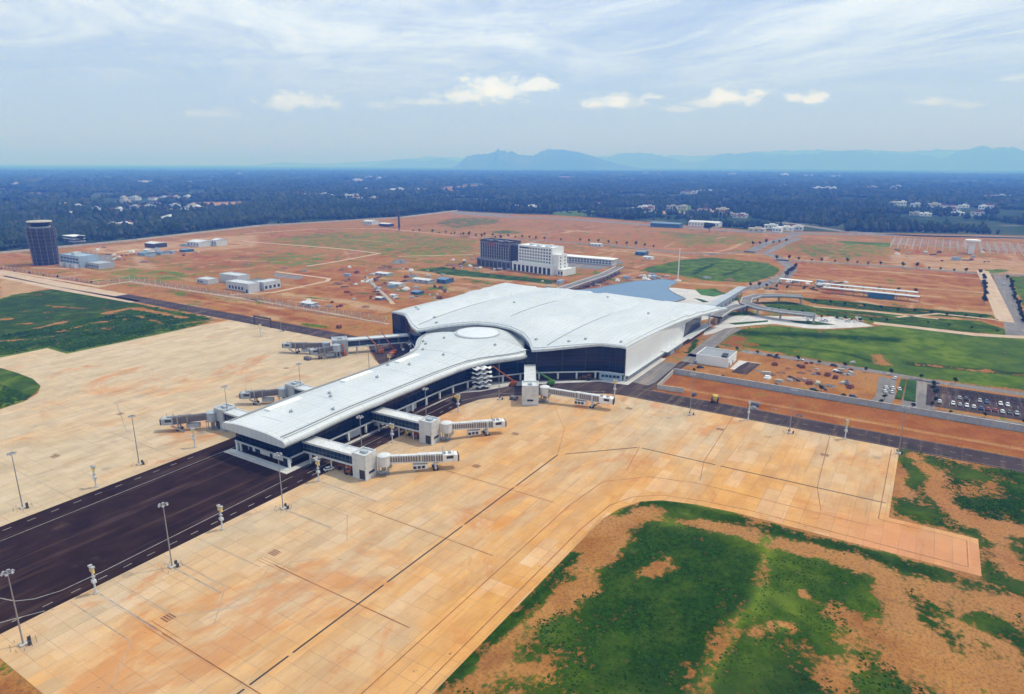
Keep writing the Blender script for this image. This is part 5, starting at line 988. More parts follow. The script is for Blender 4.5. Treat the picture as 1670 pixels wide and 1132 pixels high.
def stand_proto():
    T_ = thing('stand_lamp', '', 'stand lamp', (0, 0, 0), 'short stand lamps along the apron edges')
    q = MB(); q.tube((0, 0, .3), (0, 0, 7.2), .28, .24, 8); q.build('pole', M['lightgrey'], T_); q = MB(); q.box(-.6, .6, -.6, .6, 0, .35); q.build('footing', M['concrete'], T_)
    q = MB(); q.box(-1.15, 1.15, -.25, .25, 7.0, 8.5); sg_ = q.build('stand_sign', M['signyellow'], T_); q = MB(); q.box(-.7, .7, -.5, .5, 3.6, 4.5); q.build('control_box', M['lightgrey'], T_)
    q = MB()
    for s_ in (-1, 1): q.box(s_*.8-.4, s_*.8+.4, -.5, .5, 8.5, 9.0)
    q.box(-.5, .5, -.4, .4, 5.3, 5.7); q.build('lamp_head', M['lampgrey'], T_); return T_
sp = stand_proto(); first = True
for x, y, rz_, sgn_, lb in [(78.7, 190.3, 1.5, 1, 'with a yellow sign at the left end of the taxiway edge'), (120.1, 190.4, 1.5, 1, 'with a yellow sign midway along the taxiway edge'), (162.7, 190.3, 1.4, 1, 'with a yellow sign beside the white car'), (206.7, 191.5, 1.5, 1, 'with a yellow sign before the second boarding bridge'), (254, 190, 1.4, 1, 'with a yellow sign by the yellow tractor road'), (318, 133, 1.2, 1, 'with a yellow sign beside the third white bridge cab'),
                       (113.5, 258.3, 1.5, 0, 'on the pale apron near the left tall mast'), (156.3, 260.7, 1.5, 0, 'on the pale apron near the glass pier end'), (290, 268, 2, 1, 'with a pale sign near the left boom lifts'), (320.6, 63.7, .3, 0, 'on the right apron edge nearest the dark van'), (320.2, 20.7, .3, 1, 'with a yellow sign near the right apron corner'), (300, 400, .3, 0, 'small at the far corner of the pale apron')]:
    lb = 'short stand lamp '+lb
    if first: sp.location = (x, y, .06); sp.rotation_euler = (0, 0, rz_); sp['label'] = lb; first = False
    else: dup(sp, (x, y, .06), rz_, label=lb)
# ---------------------------------------------------------------- vehicles
def carpaint(name, c): return simple(name, c, .3, .05, 1, dirt=(.35, .3, .25), dirt_amt=.2)
CARC = {'white': carpaint('white_car_paint', (.75, .75, .74)), 'silver': carpaint('silver_car_paint', (.42, .43, .44)), 'dark grey': carpaint('grey_car_paint', (.06, .065, .07)), 'red': carpaint('red_car_paint', (.30, .03, .02)), 'blue': carpaint('blue_car_paint', (.03, .07, .20))}
def car_proto(col):
    T_ = thing('parked_car', '', 'car', (0, 0, 0), 'cars around the terminal')
    q = MB(); pf = [(-2.1, .35), (2.1, .35), (2.15, .75), (1.3, .95), (-1.9, 1.0), (-2.15, .8)]; n = len(pf)
    q.add([(x, y, z) for y in (-.85, .85) for x, z in pf], [tuple(range(n)), tuple(reversed(range(n, 2*n)))]+[(i, n+i, n+(i+1) % n, (i+1) % n) for i in range(n)]); bd = q.build('body', CARC[col], T_)
    q = MB(); q.add([(-1.75, -.76, .98), (1.0, -.76, .95), (.35, -.62, 1.45), (-1.3, -.62, 1.45), (-1.75, .76, .98), (1.0, .76, .95), (.35, .62, 1.45), (-1.3, .62, 1.45)], [(0, 1, 2, 3), (7, 6, 5, 4), (1, 5, 6, 2), (4, 0, 3, 7)]); q.build('windows', M['window'], T_)
    q = MB(); q.box(-1.35, .4, -.63, .63, 1.44, 1.5); q.build('roof', CARC[col], T_)
    for x in (-1.35, 1.35):
        for y in (-.8, .8): q = MB(); q.tube((x, y-.1, .33), (x, y+.1, .33), .33, n=12); q.build('wheel', M['tyre'], T_)
    for y in (-.6, .6): q = MB(); q.box(2.1, 2.2, y-.18, y+.18, .6, .75); q.build('headlight', M['lampgrey'], T_)
    T_.location = (0, 0, 0); return T_
CP = {}
def car(x, y, rz, col, label, group=None, z=.08):
    if col not in CP: CP[col] = car_proto(col); o = CP[col]
    else: o = dup(CP[col])
    o.location = (x, y, z); o.rotation_euler = (0, 0, rz); o['label'] = label
    if group: o['group'] = group
    return o
car(*P(537, 767), -.35, 'white', 'white car driving on the dark road in front of the nearest bridge tower')
random.seed(3)
for i in range(34):
    if random.random() < .06: continue
    y = -15.5-i*3.0
    for x, rz in ((400.6, 0), (413.5, 0)):
        if random.random() < (.22 if x > 405 else .12): continue
        c_ = random.choices(['white', 'silver', 'dark grey', 'red', 'blue'], [6, 3, 3, .6, .8])[0]
        if y > -22 and x > 405: continue
        car(x+random.uniform(-.4, .4), y, rz+math.pi*(random.random() < .5), c_, f'{c_} car parked in the marked rows of the landside car park', f'{c_} cars in the landside car park')
for i in range(5): car(411.5+i*.3-(i % 2)*8, 10-(i//2)*3.2, .2, 'white', 'white car parked between the two green planting beds', 'white cars between the planting beds')
for (px_, py_), rz, c_, lb in [((1132, 645), 0, 'blue', 'dark blue van sized car on the earth strip beside the right perimeter road'), ((1305, 598), -1.5, 'dark grey', 'dark car third along the path under the big lawn'), ((1267, 584), -1.5, 'dark grey', 'dark car second along the path under the big lawn'), ((1256, 581), -1.4, 'dark grey', 'dark car first along the path under the big lawn'), ((1327, 637), -1.5, 'dark grey', 'dark car on the path beside the boundary wall'), ((1391, 648), -1.5, 'dark grey', 'dark car farthest right on the path beside the boundary wall'),
                           ((1360, 597), -1.5, 'dark grey', 'dark grey car under the lawn right of the bare yard'), ((1142, 600), -1.2, 'dark grey', 'dark car at the bend below the terminal glass end'), ((1135, 592), -.6, 'silver', 'silver car at the road bend by the white box building'), ((1460, 618), -.2, 'white', 'white car at the yard entrance by the planting bed'), ((1305, 588), -1.4, 'white', 'white car on the pale path under the big lawn'),
                           ((1608, 457), 3.1, 'white', 'white car on the far end of the right carriageway'), ((1637, 464), 3.1, 'white', 'second white car near the far end of the right carriageway'), ((1146, 588), -.7, 'white', 'white car rounding the bend by the terminal service yard'), ((1430, 660), -1.5, 'dark grey', 'long dark car under the planting beds')]:
    car(*P(px_, py_), rz, c_, lb)
for i in range(18):
    px_ = 1310+random.uniform(0, 115); py_ = 519+(px_-1310)*.05+random.uniform(-5, 4); car(*P(px_, py_), random.choice([-1.5, 1.6, .1]), 'white', 'white car parked on the pale landside forecourt', 'white cars on the pale landside forecourt')
# motorbikes
q = MB(); q.tube((-.6, -.06, .3), (-.6, .06, .3), .3, n=8); q.tube((.6, -.06, .3), (.6, .06, .3), .3, n=8); q.box(-.75, .1, -.16, .16, .55, .85); q.beam((.6, 0, .3), (.4, 0, 1.0), .1, .1); q.box(.35, .45, -.35, .35, .95, 1.05); q.box(-.2, .3, -.12, .12, .3, .7)
mbp = q.build('motorbike', M['dark'])
tag(mbp, 'dark motorbike parked in the tight rows at the back of the car park', 'motorbike', 'motorbikes in the rows of the car park'); first = True
for r, x in enumerate((428, 424.5, 419.5)):
    for k in range(56):
        if random.random() < .12: continue
        y = -13-k*1.05; o = mbp if first else dup(mbp); first = False; o.location = (x+random.uniform(-.3, .3), y+random.uniform(-.12, .12), .07); o.rotation_euler = (0, 0, random.uniform(-.2, .2))
        if r and k > 34: pass
# boom lifts, tractors and trucks
def boomlift(x, y, rz, mat, label, ang, length, jib=0):
    T_ = thing('boom_lift', label, 'boom lift', (0, 0, 0)); q = MB(); q.box(-2.0, 2.0, -1.2, 1.2, .5, 1.3); q.build('chassis', M[mat], T_)
    for a in (-1.4, 1.4):
        for b_ in (-1.15, 1.15): q = MB(); q.tube((a, b_-.2, .5), (a, b_+.2, .5), .5, n=12); q.build('wheel', M['tyre'], T_)
    q = MB(); q.box(-1.8, 1.2, -1.1, 1.1, 1.3, 2.5); q.box(-2.4, -1.3, -.9, .9, 1.4, 2.9); q.build('turret', M[mat], T_)
    e = Vector((length*math.cos(ang), 0, 2.6+length*math.sin(ang))); q = MB(); q.beam((-1.2, 0, 2.6), e*.55+Vector((-.5, 0, 1.1)), .6, .7); q.beam(e*.5+Vector((-.6, 0, 1.3)), e, .4, .45); bm = q.build('boom', M[mat], T_)
    q = MB(); q.box(e.x-.1, e.x+1.2, -.9, .9, e.z-.6, e.z-.5)
    for s_ in (-.9, .9): q.beam((e.x-.1, s_, e.z+.5), (e.x+1.2, s_, e.z+.5), .07, .07); q.beam((e.x+1.2, s_, e.z-.5), (e.x+1.2, s_, e.z+.5), .07, .07)
    q.build('basket', M['steel'], T_); T_.location = (x, y, .08); T_.rotation_euler = (0, 0, rz); return T_
boomlift(*P(641, 578), 2.6, 'orange', 'orange boom lift with its boom raised against the left hall glass', math.radians(62), 15)
boomlift(*P(620, 577), 2.2, 'orange', 'dark orange boom lift with a crossing boom left of the white stair', math.radians(50), 13)
boomlift(*P(836, 630), math.radians(115), 'orange', 'orange boom lift raised beside the curving stair tower', math.radians(38), 14)
boomlift(*P(898, 628), math.radians(100), 'green', 'bright green boom lift behind the square bridge tower', math.radians(28), 11)
boomlift(*P(560, 580), math.radians(80), 'orange', 'small orange lift with a vertical boom by the blue grey bridge tower', math.radians(80), 9)
def tractor(x, y, rz, mat, label, s_=1.0):
    T_ = thing('site_tractor', label, 'tractor', (0, 0, 0)); q = MB(); q.box(-.3*s_, 2.4*s_, -.6*s_, .6*s_, .9*s_, 1.9*s_); q.build('bonnet', M[mat], T_)
    q = MB(); q.box(-1.7*s_, -.3*s_, -.9*s_, .9*s_, .9*s_, 1.5*s_); q.box(-1.8*s_, -.2*s_, -.95*s_, .95*s_, 2.7*s_, 2.9*s_)
    for a in (-1.7, -.4):
        for b_ in (-.8, .8): q.box((a-.06)*s_, (a+.06)*s_, (b_-.06)*s_, (b_+.06)*s_, 1.5*s_, 2.7*s_)
    q.build('cab', M[mat], T_)
    for a, r in ((-1.1, .95), (1.7, .65)):
        for b_ in (-1, 1): q = MB(); q.tube((a*s_, (b_*1.0-.25)*s_, r*s_), (a*s_, (b_*1.0+.25)*s_, r*s_), r*s_, n=14); q.build('wheel', M['tyre'], T_)
    q = MB(); q.beam((2.3*s_, -.8*s_, .9*s_), (3.2*s_, -.8*s_, .7*s_), .2, .2); q.beam((2.3*s_, .8*s_, .9*s_), (3.2*s_, .8*s_, .7*s_), .2, .2); q.box(3.1*s_, 3.6*s_, -1.2*s_, 1.2*s_, .3*s_, 1.0*s_); q.build('bucket', M[mat], T_)
    T_.location = (x, y, .08); T_.rotation_euler = (0, 0, rz); return T_
tractor(*P(745, 655), 1.0, 'yellow', 'yellow loader on the dark road beyond the second bridge', 1.25)
tractor(*P(680, 714), .4, 'orange', 'orange tractor left of the group at the second bridge tower', 1.2); tractor(*P(676, 710), 2.0, 'yellow', 'yellow tractor partly hidden behind the orange one at the second bridge', 1.2)
tractor(*P(573, 772), .2, 'orange', 'rusty orange machine at the foot of the nearest bridge tower', 1.3); tractor(*P(563, 766), 1.8, 'rust', 'brown machine parked behind the rusty one at the nearest bridge tower', 1.2)
tractor(*P(639, 584), 1.0, 'orange', 'orange loader half hidden by the pier roof below the white stair', 1.4); tractor(*P(957, 620), 1.6, 'rust', 'rusty machine parked under the glass front of the main hall', 1.2)
tractor(*P(553, 535), 1.0, 'orange', 'orange excavator far off on the soil beyond the dark twin bridge', 1.2); tractor(*P(1166, 655), .2, 'yellow', 'dusty yellow truck like loader on the earth strip by the right road', 1.4)
for x, y, w_, lb in [(*P(502, 587), 5, 'low dark trolley row on the pale apron near the twin bridge'), (*P(838, 652), 4, 'dark generator trailer left of the square bridge tower'), (*P(1230, 662), 5, 'dark heap of rubble on the strip by the right road')]:
    T_ = thing('site_trailer', lb, 'trailer', (x, y, 0)); q = MB(); q.box(x-1.2, x+1.2, y-w_/2, y+w_/2, .6, 2.0); q.build('box', M['darkconcrete'], T_)
    for s_ in (-1, 1): q = MB(); q.tube((x-1.2, y+s_*w_/3, .45), (x-.9, y+s_*w_/3, .45), .45, n=10); q.build('wheel', M['tyre'], T_)
BO = thing('lattice_boom', 'long pale crane boom lying out beyond the left roof tip', 'crane boom', (*K('d2', [(940, 600)])[0], 0))
a_ = Vector((*K('d2', [(935, 605)])[0], 1)); b2 = Vector((*K('d2', [(782, 455)])[0], 1.0)); q = MB()
for o_ in ((-.8, 0), (.8, 0), (-.8, 1.6), (.8, 1.6)): q.beam(a_+Vector((o_[0], o_[0], o_[1])), b2+Vector((o_[0], o_[0], o_[1])), .3, .3)
for k in range(26):
    s_, e_ = a_.lerp(b2, k/26), a_.lerp(b2, (k+1)/26); q.beam(s_+Vector((-.8, -.8, 1.6*(k % 2))), e_+Vector((.8, .8, 1.6*((k+1) % 2))), .2, .2)
q.build('lattice', M['concrete'], BO); q = MB(); q.tube(b2, b2+Vector((0, 0, 2)), 1.5, .8, 8); q.build('boom_foot', M['dark'], BO)
HP = [('f1', 1430, 100, 3.0), ('f1', 920, 890, 2.6), ('f1', 1250, 950, 2.8), ('f1', 1430, 990, 2.2), ('f1', 1190, 880, 2.0), ('f1', 1100, 940, 2.6), ('f1', 1300, 890, 1.8), ('d2', 630, 400, 5), ('d2', 900, 390, 7), ('d2', 1000, 350, 9), ('d2', 600, 490, 5), ('d2', 650, 470, 4), ('d2', 380, 405, 4), ('d2', 250, 390, 4), ('d2', 1340, 370, 6), ('d2', 1090, 440, 5), ('d2', 950, 470, 3.5), ('d2', 900, 500, 3.5),
      ('d2', 1060, 470, 4), ('d2', 700, 490, 4), ('d2', 780, 640, 3), ('d2', 540, 635, 3), ('d1', 940, 350, 6), ('d1', 780, 335, 6), ('d4', 300, 300, 4), ('d4', 400, 310, 4), ('d4', 20, 300, 5), ('d4', 60, 330, 4), ('d3', 1000, 490, 5), ('d3', 1130, 470, 4), ('d5', 520, 225, 1.6), ('d5', 620, 235, 2.0), ('d5', 700, 260, 2.2), ('d5', 900, 275, 2.0), ('d5', 740, 225, 1.4), ('d5', 650, 215, 1.5), ('d5', 500, 385, 2.2), ('d5', 700, 418, 2.0), ('d5', 590, 390, 1.4)]
for i, (c_, x, y, r) in enumerate(HP):
    (hx, hy), = K(c_, [(x, y)]); rs = random.Random(i); q = MB(); N = 14; vs = [(hx, hy, r*.42)]
    for k, (rf, zf) in enumerate(((.35, .36), (.7, .18), (1.0, -.02))):
        for j in range(N): a = 2*math.pi*j/N; rr3 = r*rf*(1+rs.uniform(-.3, .3)); vs.append((hx+rr3*1.1*math.cos(a), hy+rr3*1.4*math.sin(a), max(-.1, r*(zf+rs.uniform(-.1, .1)*(1-k*.4)))))
    q.add(vs, [(0, 1+j, 1+(j+1) % N) for j in range(N)]+[(1+k*N+j, 1+(k+1)*N+j, 1+(k+1)*N+(j+1) % N, 1+k*N+(j+1) % N) for k in range(2) for j in range(N)])
    o = q.build('soil_heap', M['rust'] if i % 3 else M['darkconcrete']); tag(o, 'low heap of dug soil and rubble on the bare construction ground', 'soil heap', 'heaps of soil and rubble on the bare ground')
# ---------------------------------------------------------------- vegetation
def leaf_mat(name, c0, c1, big=.04, dry=None):
    m, t, b = mat_new(name); p = t.node('ShaderNodeTexCoord').outputs['Object']; oi = t.node('ShaderNodeNewGeometry').outputs['Random Per Island']
    n = t.noise(p, .35, 4, .6); c = t.mix(t.math('ADD', t.math('MULTIPLY', n, .6), t.math('MULTIPLY_ADD', oi, .5, t.math('MULTIPLY', t.math('SUBTRACT', t.noise(p, big, 5, .65), .5), 2.2))), c0, c1); c = t.mix(t.math('MULTIPLY', t.math('GREATER_THAN', oi, .86), .8), c, dry) if dry else c; t.put(b.inputs['Base Color'], c); b.inputs['Roughness'].default_value = .8; b.inputs['Specular IOR Level'].default_value = 0; return m
M['leaf'] = leaf_mat('dark_foliage', (.012, .026, .010), (.05, .085, .028)); M['forest'] = leaf_mat('forest_foliage', (.014, .030, .018), (.060, .085, .042), .0035, (.09, .095, .06)); M['drytree'] = leaf_mat('sparse_brown_foliage', (.035, .030, .018), (.09, .085, .04)); M['tuft'] = leaf_mat('grass_tuft', (.004, .019, .001), (.046, .110, .006), .03)
def crown_mesh(r, h0, h1, n, seed, sz):
    rs = np.random.default_rng(seed); vs = []; fs = []
    lobes = [(rs.uniform(-.45, .45)*r, rs.uniform(-.45, .45)*r, h0+(h1-h0)*rs.uniform(.3, .8), rs.uniform(.45, .7)*r) for _ in range(6)]
    for k in range(n):
        lx, ly, lz, lr = lobes[k % 6]; d = rs.normal(size=3); d /= np.linalg.norm(d); c = np.array([lx, ly, lz])+d*lr*rs.uniform(.6, 1)*np.array([1, 1, .8*(h1-h0)/(2*r)])
        u = np.cross(d+rs.normal(size=3)*.5, [0, 0, 1.]); u /= np.linalg.norm(u)+1e-6; v = np.cross(d, u); s_ = sz*rs.uniform(.6, 1.3); b_ = len(vs); vs += [tuple(c+u*s_*a+v*s_*b2*.8) for a, b2 in ((-1, -.6), (.2, -1), (1, .4), (-.3, 1))]; fs.append((b_, b_+1, b_+2, b_+3))
    return vs, fs
def tree_proto(name, label, cat, r, h, n, mat, seed, sz, trunk=.12):
    T_ = thing(name, label, cat); q = MB(); q.tube((0, 0, 0), (.05*r, 0, h*.45), trunk, trunk*.6, 6)
    for a in range(4): q.tube((.05*r, 0, h*.4), (r*.5*math.cos(a*1.6), r*.5*math.sin(a*1.6), h*.72), trunk*.5, trunk*.2, 5)
    q.build('trunk', M['trunk'], T_); q = MB(); q.add(*crown_mesh(r, h*.3, h, n, seed, sz)); q.build('crown', M[mat], T_); return T_
small = [tree_proto('young_tree', '', 'tree', 1.5, 3.6, 90, 'leaf', 1, .42), tree_proto('young_tree', '', 'tree', 1.8, 4.4, 90, 'drytree', 2, .45)]
fresh = [True, True]; random.seed(21)
def plant(k, x, y, s_, label, group):
    o = small[k] if fresh[k] else dup(small[k]); fresh[k] = False
    o.location = (x, y, 0); o.scale = (s_, s_, s_*random.uniform(.85, 1.2)); o.rotation_euler = (0, 0, random.uniform(0, 6)); o['label'] = label; o['group'] = group
ROWS = [('d5', [(430, 140), (700, 182), (1100, 246), (1660, 318)], 13, 0, 1.0, 'young tree in the row along the near edge of the big lawn'), ('d5', [(240, 235), (500, 290), (900, 350), (1500, 430), (1660, 455)], 14, 0, .8, 'young tree in the row inside the grey boundary wall'),
        ('d4', [(600, 225), (900, 240), (1200, 262), (1480, 288)], 12, 1, 1.5, 'brown young tree along the road above the red field'), ('d4', [(500, 165), (640, 150)], 16, 1, 1.6, 'brown young tree at the far junction'), ('d4', [(1492, 300), (1500, 415)], 9, 0, 1.4, 'dark tree in the hedge line left of the twin carriageway'),
        ('d4', [(1600, 300), (1640, 420), (1665, 500)], 9, 0, 1.3, 'dark tree along the right side of the twin carriageway'), ('d4', [(560, 440), (760, 462), (960, 492)], 9, 0, 1.0, 'young tree beside the looping forecourt road'), ('d4', [(700, 400), (900, 425), (1200, 455), (1480, 478)], 11, 0, 1.0, 'young tree in the belt between the long lawns'),
        ('d4', [(720, 475), (1000, 490), (1250, 500), (1560, 540)], 12, 0, .9, 'young tree along the far edge of the big lawn'), ('d4', [(480, 345), (560, 345), (640, 355), (760, 352)], 8, 1, 1.3, 'brown tree around the landside junction'), ('d4', [(680, 262), (640, 300)], 8, 1, 1.4, 'brown tree beside the winding road'),
        ('d2', [(1000, 150), (1300, 170), (1660, 205)], 14, 1, 1.5, 'brown tree in the row left of the hotel'), ('d3', [(0, 175), (300, 190), (640, 212), (1000, 232), (1300, 262)], 14, 1, 1.5, 'brown tree in the row behind the hotel'), ('d1', [(0, 400), (600, 488)], 30, 0, .8, 'small bush along the track below the control tower'),
        ('d5', [(1285, 290), (1275, 380)], 4, 0, .8, 'small tree on the kerb at the left end of the car park'), ('d5', [(800, 318), (1060, 350)], 16, 0, .8, 'small tree beside the lower landside path'), ('d4', [(900, 350), (1200, 372)], 14, 1, 1.2, 'brown shrub behind the shelter canopies')]
cnt = 0
for c_, pl_, st_, k, s_, lb in ROWS:
    for x, y in path_pts(K(c_, pl_), st_):
        if random.random() < .12 or cnt > 288: continue
        plant(k, x+random.uniform(-1.5, 1.5), y+random.uniform(-1.5, 1.5), s_*random.uniform(.75, 1.25), lb, lb.replace('tree', 'trees').replace('bush', 'bushes').replace('shrub', 'shrubs')); cnt += 1
# forest beyond the boundary: many small crowns merged
def inside(x, y, poly):
    c = np.zeros(len(x), bool); poly = np.array(poly)[:, :2]; n = len(poly)
    for i in range(n):
        a, b_ = poly[i], poly[(i+1) % n]; k = (a[1] > y) != (b_[1] > y); c ^= k & (x < (b_[0]-a[0])*(y-a[1])/((b_[1]-a[1]) or 1e-9)+a[0])
    return c
eo = inset([e_[:2] for e_ in EDGE], 22); FOR = eo+[(120000, -118000), (180000, 180000), (-9000, 180000)]
def vnoise(x, y, s_, seed):
    rs = np.random.default_rng(seed); g = rs.random((512, 512)); X_, Y_ = x/s_+1000, y/s_+1000; i, j = np.floor(X_).astype(int), np.floor(Y_).astype(int); fx_, fy_ = X_-i, Y_-j; fx_ = fx_*fx_*(3-2*fx_); fy_ = fy_*fy_*(3-2*fy_)
    G_ = lambda a, b_: g[a % 512, b_ % 512]; return (G_(i, j)*(1-fx_)+G_(i+1, j)*fx_)*(1-fy_)+(G_(i, j+1)*(1-fx_)+G_(i+1, j+1)*fx_)*fy_
HOUSES = []
def blob(V0, F0, X_, Y_, R_x, H_x, seed, zb=0.0):
    rs = np.random.default_rng(seed); n = len(X_); k = len(V0); J = 1+rs.uniform(-.28, .28, (n, k, 3)); A_ = V0[None]*J; th_ = rs.uniform(0, 6.28, n); c, s_ = np.cos(th_), np.sin(th_)
    x = (A_[:, :, 0]*c[:, None]-A_[:, :, 1]*s_[:, None])*R_x[:, None]+X_[:, None]; y = (A_[:, :, 0]*s_[:, None]+A_[:, :, 1]*c[:, None])*R_x[:, None]+Y_[:, None]; z = A_[:, :, 2]*H_x[:, None]+zb
    return np.stack([x, y, z], -1).reshape(-1, 3), (F0[None]+(np.arange(n)*k)[:, None, None]).reshape(-1, 3)
# a low crown: apex, upper ring, lower ring
def crown_lp(n):
    v = [(0, 0, 1.0)]+[(.62*math.cos(2*math.pi*i/n), .62*math.sin(2*math.pi*i/n), .86) for i in range(n)]+[(1.0*math.cos(2*math.pi*(i+.5)/n), 1.0*math.sin(2*math.pi*(i+.5)/n), .48) for i in range(n)]+[(.5*math.cos(2*math.pi*i/n), .5*math.sin(2*math.pi*i/n), .05) for i in range(n)]
    f = [(0, 1+i, 1+(i+1) % n) for i in range(n)]
    for a in (0, 1):
        for i in range(n):
            p0, p1, q0, q1 = 1+a*n+i, 1+a*n+(i+1) % n, 1+(a+1)*n+i, 1+(a+1)*n+(i+1) % n; f += [(p0, q0, p1), (p1, q0, q1)]
    return np.array(v), np.array(f)
def sample_wedge(d0, d1, n, seed):
    rs = np.random.default_rng(seed); az0 = math.atan2(RW[1][2], RW[0][2]); a = az0+np.radians(rs.uniform(-43, 43, n)); d = np.sqrt(rs.uniform(d0*d0, d1*d1, n)); return d*np.cos(a), d*np.sin(a)
# houses first so that trees keep clear of them
HP_ = [(x/2, 220+y/2, 1) for x, y in [(470, 158), (30, 168), (20, 196), (220, 240), (232, 262), (258, 228), (340, 258), (368, 248), (160, 234), (448, 240), (470, 242), (486, 228), (400, 222), (430, 212), (585, 238), (612, 240), (640, 244), (690, 243), (598, 254), (515, 275), (545, 280), (695, 286), (420, 298), (400, 296), (520, 210), (560, 208), (600, 206), (660, 210), (900, 196), (960, 198), (1010, 200), (1060, 200), (1110, 202), (1160, 204), (1210, 208), (1220, 182), (1290, 184), (1380, 184), (1150, 150), (1225, 144), (765, 130), (600, 158)]]
HP_ += [(835+x/2, 220+y/2, 1) for x, y in [(20, 240), (60, 240), (96, 241), (298, 228), (405, 246), (430, 240), (445, 226), (470, 246), (522, 240), (480, 262), (650, 248), (720, 262), (780, 270), (860, 170), (1020, 181), (1160, 178), (1200, 180), (1250, 176), (1230, 226), (1260, 228), (1365, 236), (1400, 244), (1430, 240), (1470, 250), (1500, 262), (1540, 240), (1600, 206), (1640, 208), (1480, 236), (1330, 262), (740, 132), (860, 134), (960, 136), (1060, 138), (420, 130), (470, 128), (560, 190), (610, 188), (890, 306), (870, 308), (760, 310), (820, 312)]]
hs_ = []; random.seed(5)
HM = [M['white'], M['lightgrey'], M['concrete'], simple('cream_wall', (.55, .50, .40), .7, .1, .5)]
def house_mesh(k, L_, W_, h_):
    q = MB(); q.box(-L_/2, L_/2, -W_/2, W_/2, 0, h_); w0 = q; return w0
def make_house(x, y, s_, label, idx):
    L_, W_, h_ = random.uniform(9, 15)*s_, random.uniform(14, 30)*s_, random.uniform(5, 9)*s_; mt = random.choice(HM)
    T_ = thing('village_house', label, 'house', (x, y, 0), 'pale houses scattered in the forest'); q = MB(); q.box(x-L_/2, x+L_/2, y-W_/2, y+W_/2, 0, h_); w0 = q.build('wall', mt, T_)
    q = MB(); q.box(x-L_/2-.6, x+L_/2+.6, y-W_/2-.6, y+W_/2+.6, h_, h_+.6); q.box(x-L_/4, x+L_/4, y-W_/4, y+W_/8, h_+.6, h_+3*s_); q.build('roof', mt if random.random() < .7 else M['redbrown'], T_)
    for k in range(3): q = MB(); yy = y-W_/2+W_*(k+.5)/3; q.box(x-L_/2-.15, x-L_/2+.05, yy-1.4*s_, yy+1.4*s_, h_*.4, h_*.7); q.build('window', M['window'], w0)
    hs_.append((x, y, max(L_, W_)*.75+6))
for i, (px_, py_, _) in enumerate(HP_):
    x, y = P(px_, py_+1.0); d = math.hypot(x, y); s_ = 1.0+max(0, (d-1500)/2600)
    side_ = 'behind the control tower' if px_ < 140 else 'on the left between the control tower and the pier' if px_ < 420 else 'in the forest left of the distant hills' if px_ < 740 else 'in the forest below the distant hills' if px_ < 1020 else 'in the forest right of the distant hills' if px_ < 1350 else 'in the forest at the far right beyond the white posts'
    far_ = 'nearer' if d < 2200 else 'middle distance' if d < 4500 else 'far off'
    for k in range(random.choice([1, 2, 2, 3]) if d < 6000 else 1):
        make_house(x+random.uniform(-20, 20)*s_, y+random.uniform(-32, 32)*s_, s_, f'{far_} pale house {side_}', i)
AP = thing('slab_house', 'two storey house with long white floor slabs in the trees right of the control tower', 'house', (*P(122, 397), 0)); ax, ay = P(122, 397)
for k in range(3): q = MB(); q.box(ax-9, ax+9, ay-16, ay+16, 3.6+k*4, 4.3+k*4); q.build('floor_slab', M['white'], AP)
q = MB(); q.box(ax-7, ax+7, ay-14, ay+14, 0, 12.2); q.build('wall', M['darkconcrete'], AP); hs_.append((ax, ay, 26))
hsa = np.array(hs_)
CLEAR = [K('e5', [(1365, 230), (1480, 234), (1560, 262), (1670, 250), (1670, 282), (1500, 272), (1420, 252)])+[], K('e5', [(1040, 306), (1130, 275), (1150, 275), (1070, 312)]), K('e4', [(400, 214), (700, 206), (700, 212), (400, 226)])]+CL2
def keep(x, y, near=True):
    m_ = inside(x, y, FOR)
    for hx, hy, r in hsa: m_ &= ((x-hx)**2/(r*1.5)**2+(y-hy)**2/(r*1.1)**2) > 1
    for c_ in CLEAR: m_ &= ~inside(x, y, c_)
    n_ = vnoise(x, y, 190, 3)*.55+vnoise(x, y, 60, 4)*.3+vnoise(x, y, 700, 5)*.35; return m_ & (n_ < (.78 if near else .80))
for nm, d0, d1, n, r0, h0, nn, sd in (('near', 1050, 2300, 32000, 4.2, 10.5, 6, 1), ('mid', 2300, 4600, 42000, 8.0, 12, 5, 2), ('far', 4600, 12500, 46000, 21, 15, 5, 3)):
    x, y = sample_wedge(d0, d1, n, sd); k = keep(x, y, nm == 'near'); x, y = x[k], y[k]; rs = np.random.default_rng(sd+9); sc2 = rs.uniform(.6, 1.35, len(x))*(.8+.5*vnoise(x, y, 120, 8))
    V0, F0 = crown_lp(nn); V_, F2 = blob(V0, F0, x, y, r0*sc2, h0*sc2*rs.uniform(.8, 1.25, len(x)), sd); o = raw_mesh('forest', V_, F2, M['forest']); tag(o, kind='stuff')
    o['label'] = {'near': 'dense dark trees of the forest edge beyond the airport', 'mid': 'blue green tree canopy in the middle distance', 'far': 'hazy far tree canopy reaching towards the horizon'}[nm]; o['category'] = 'forest'
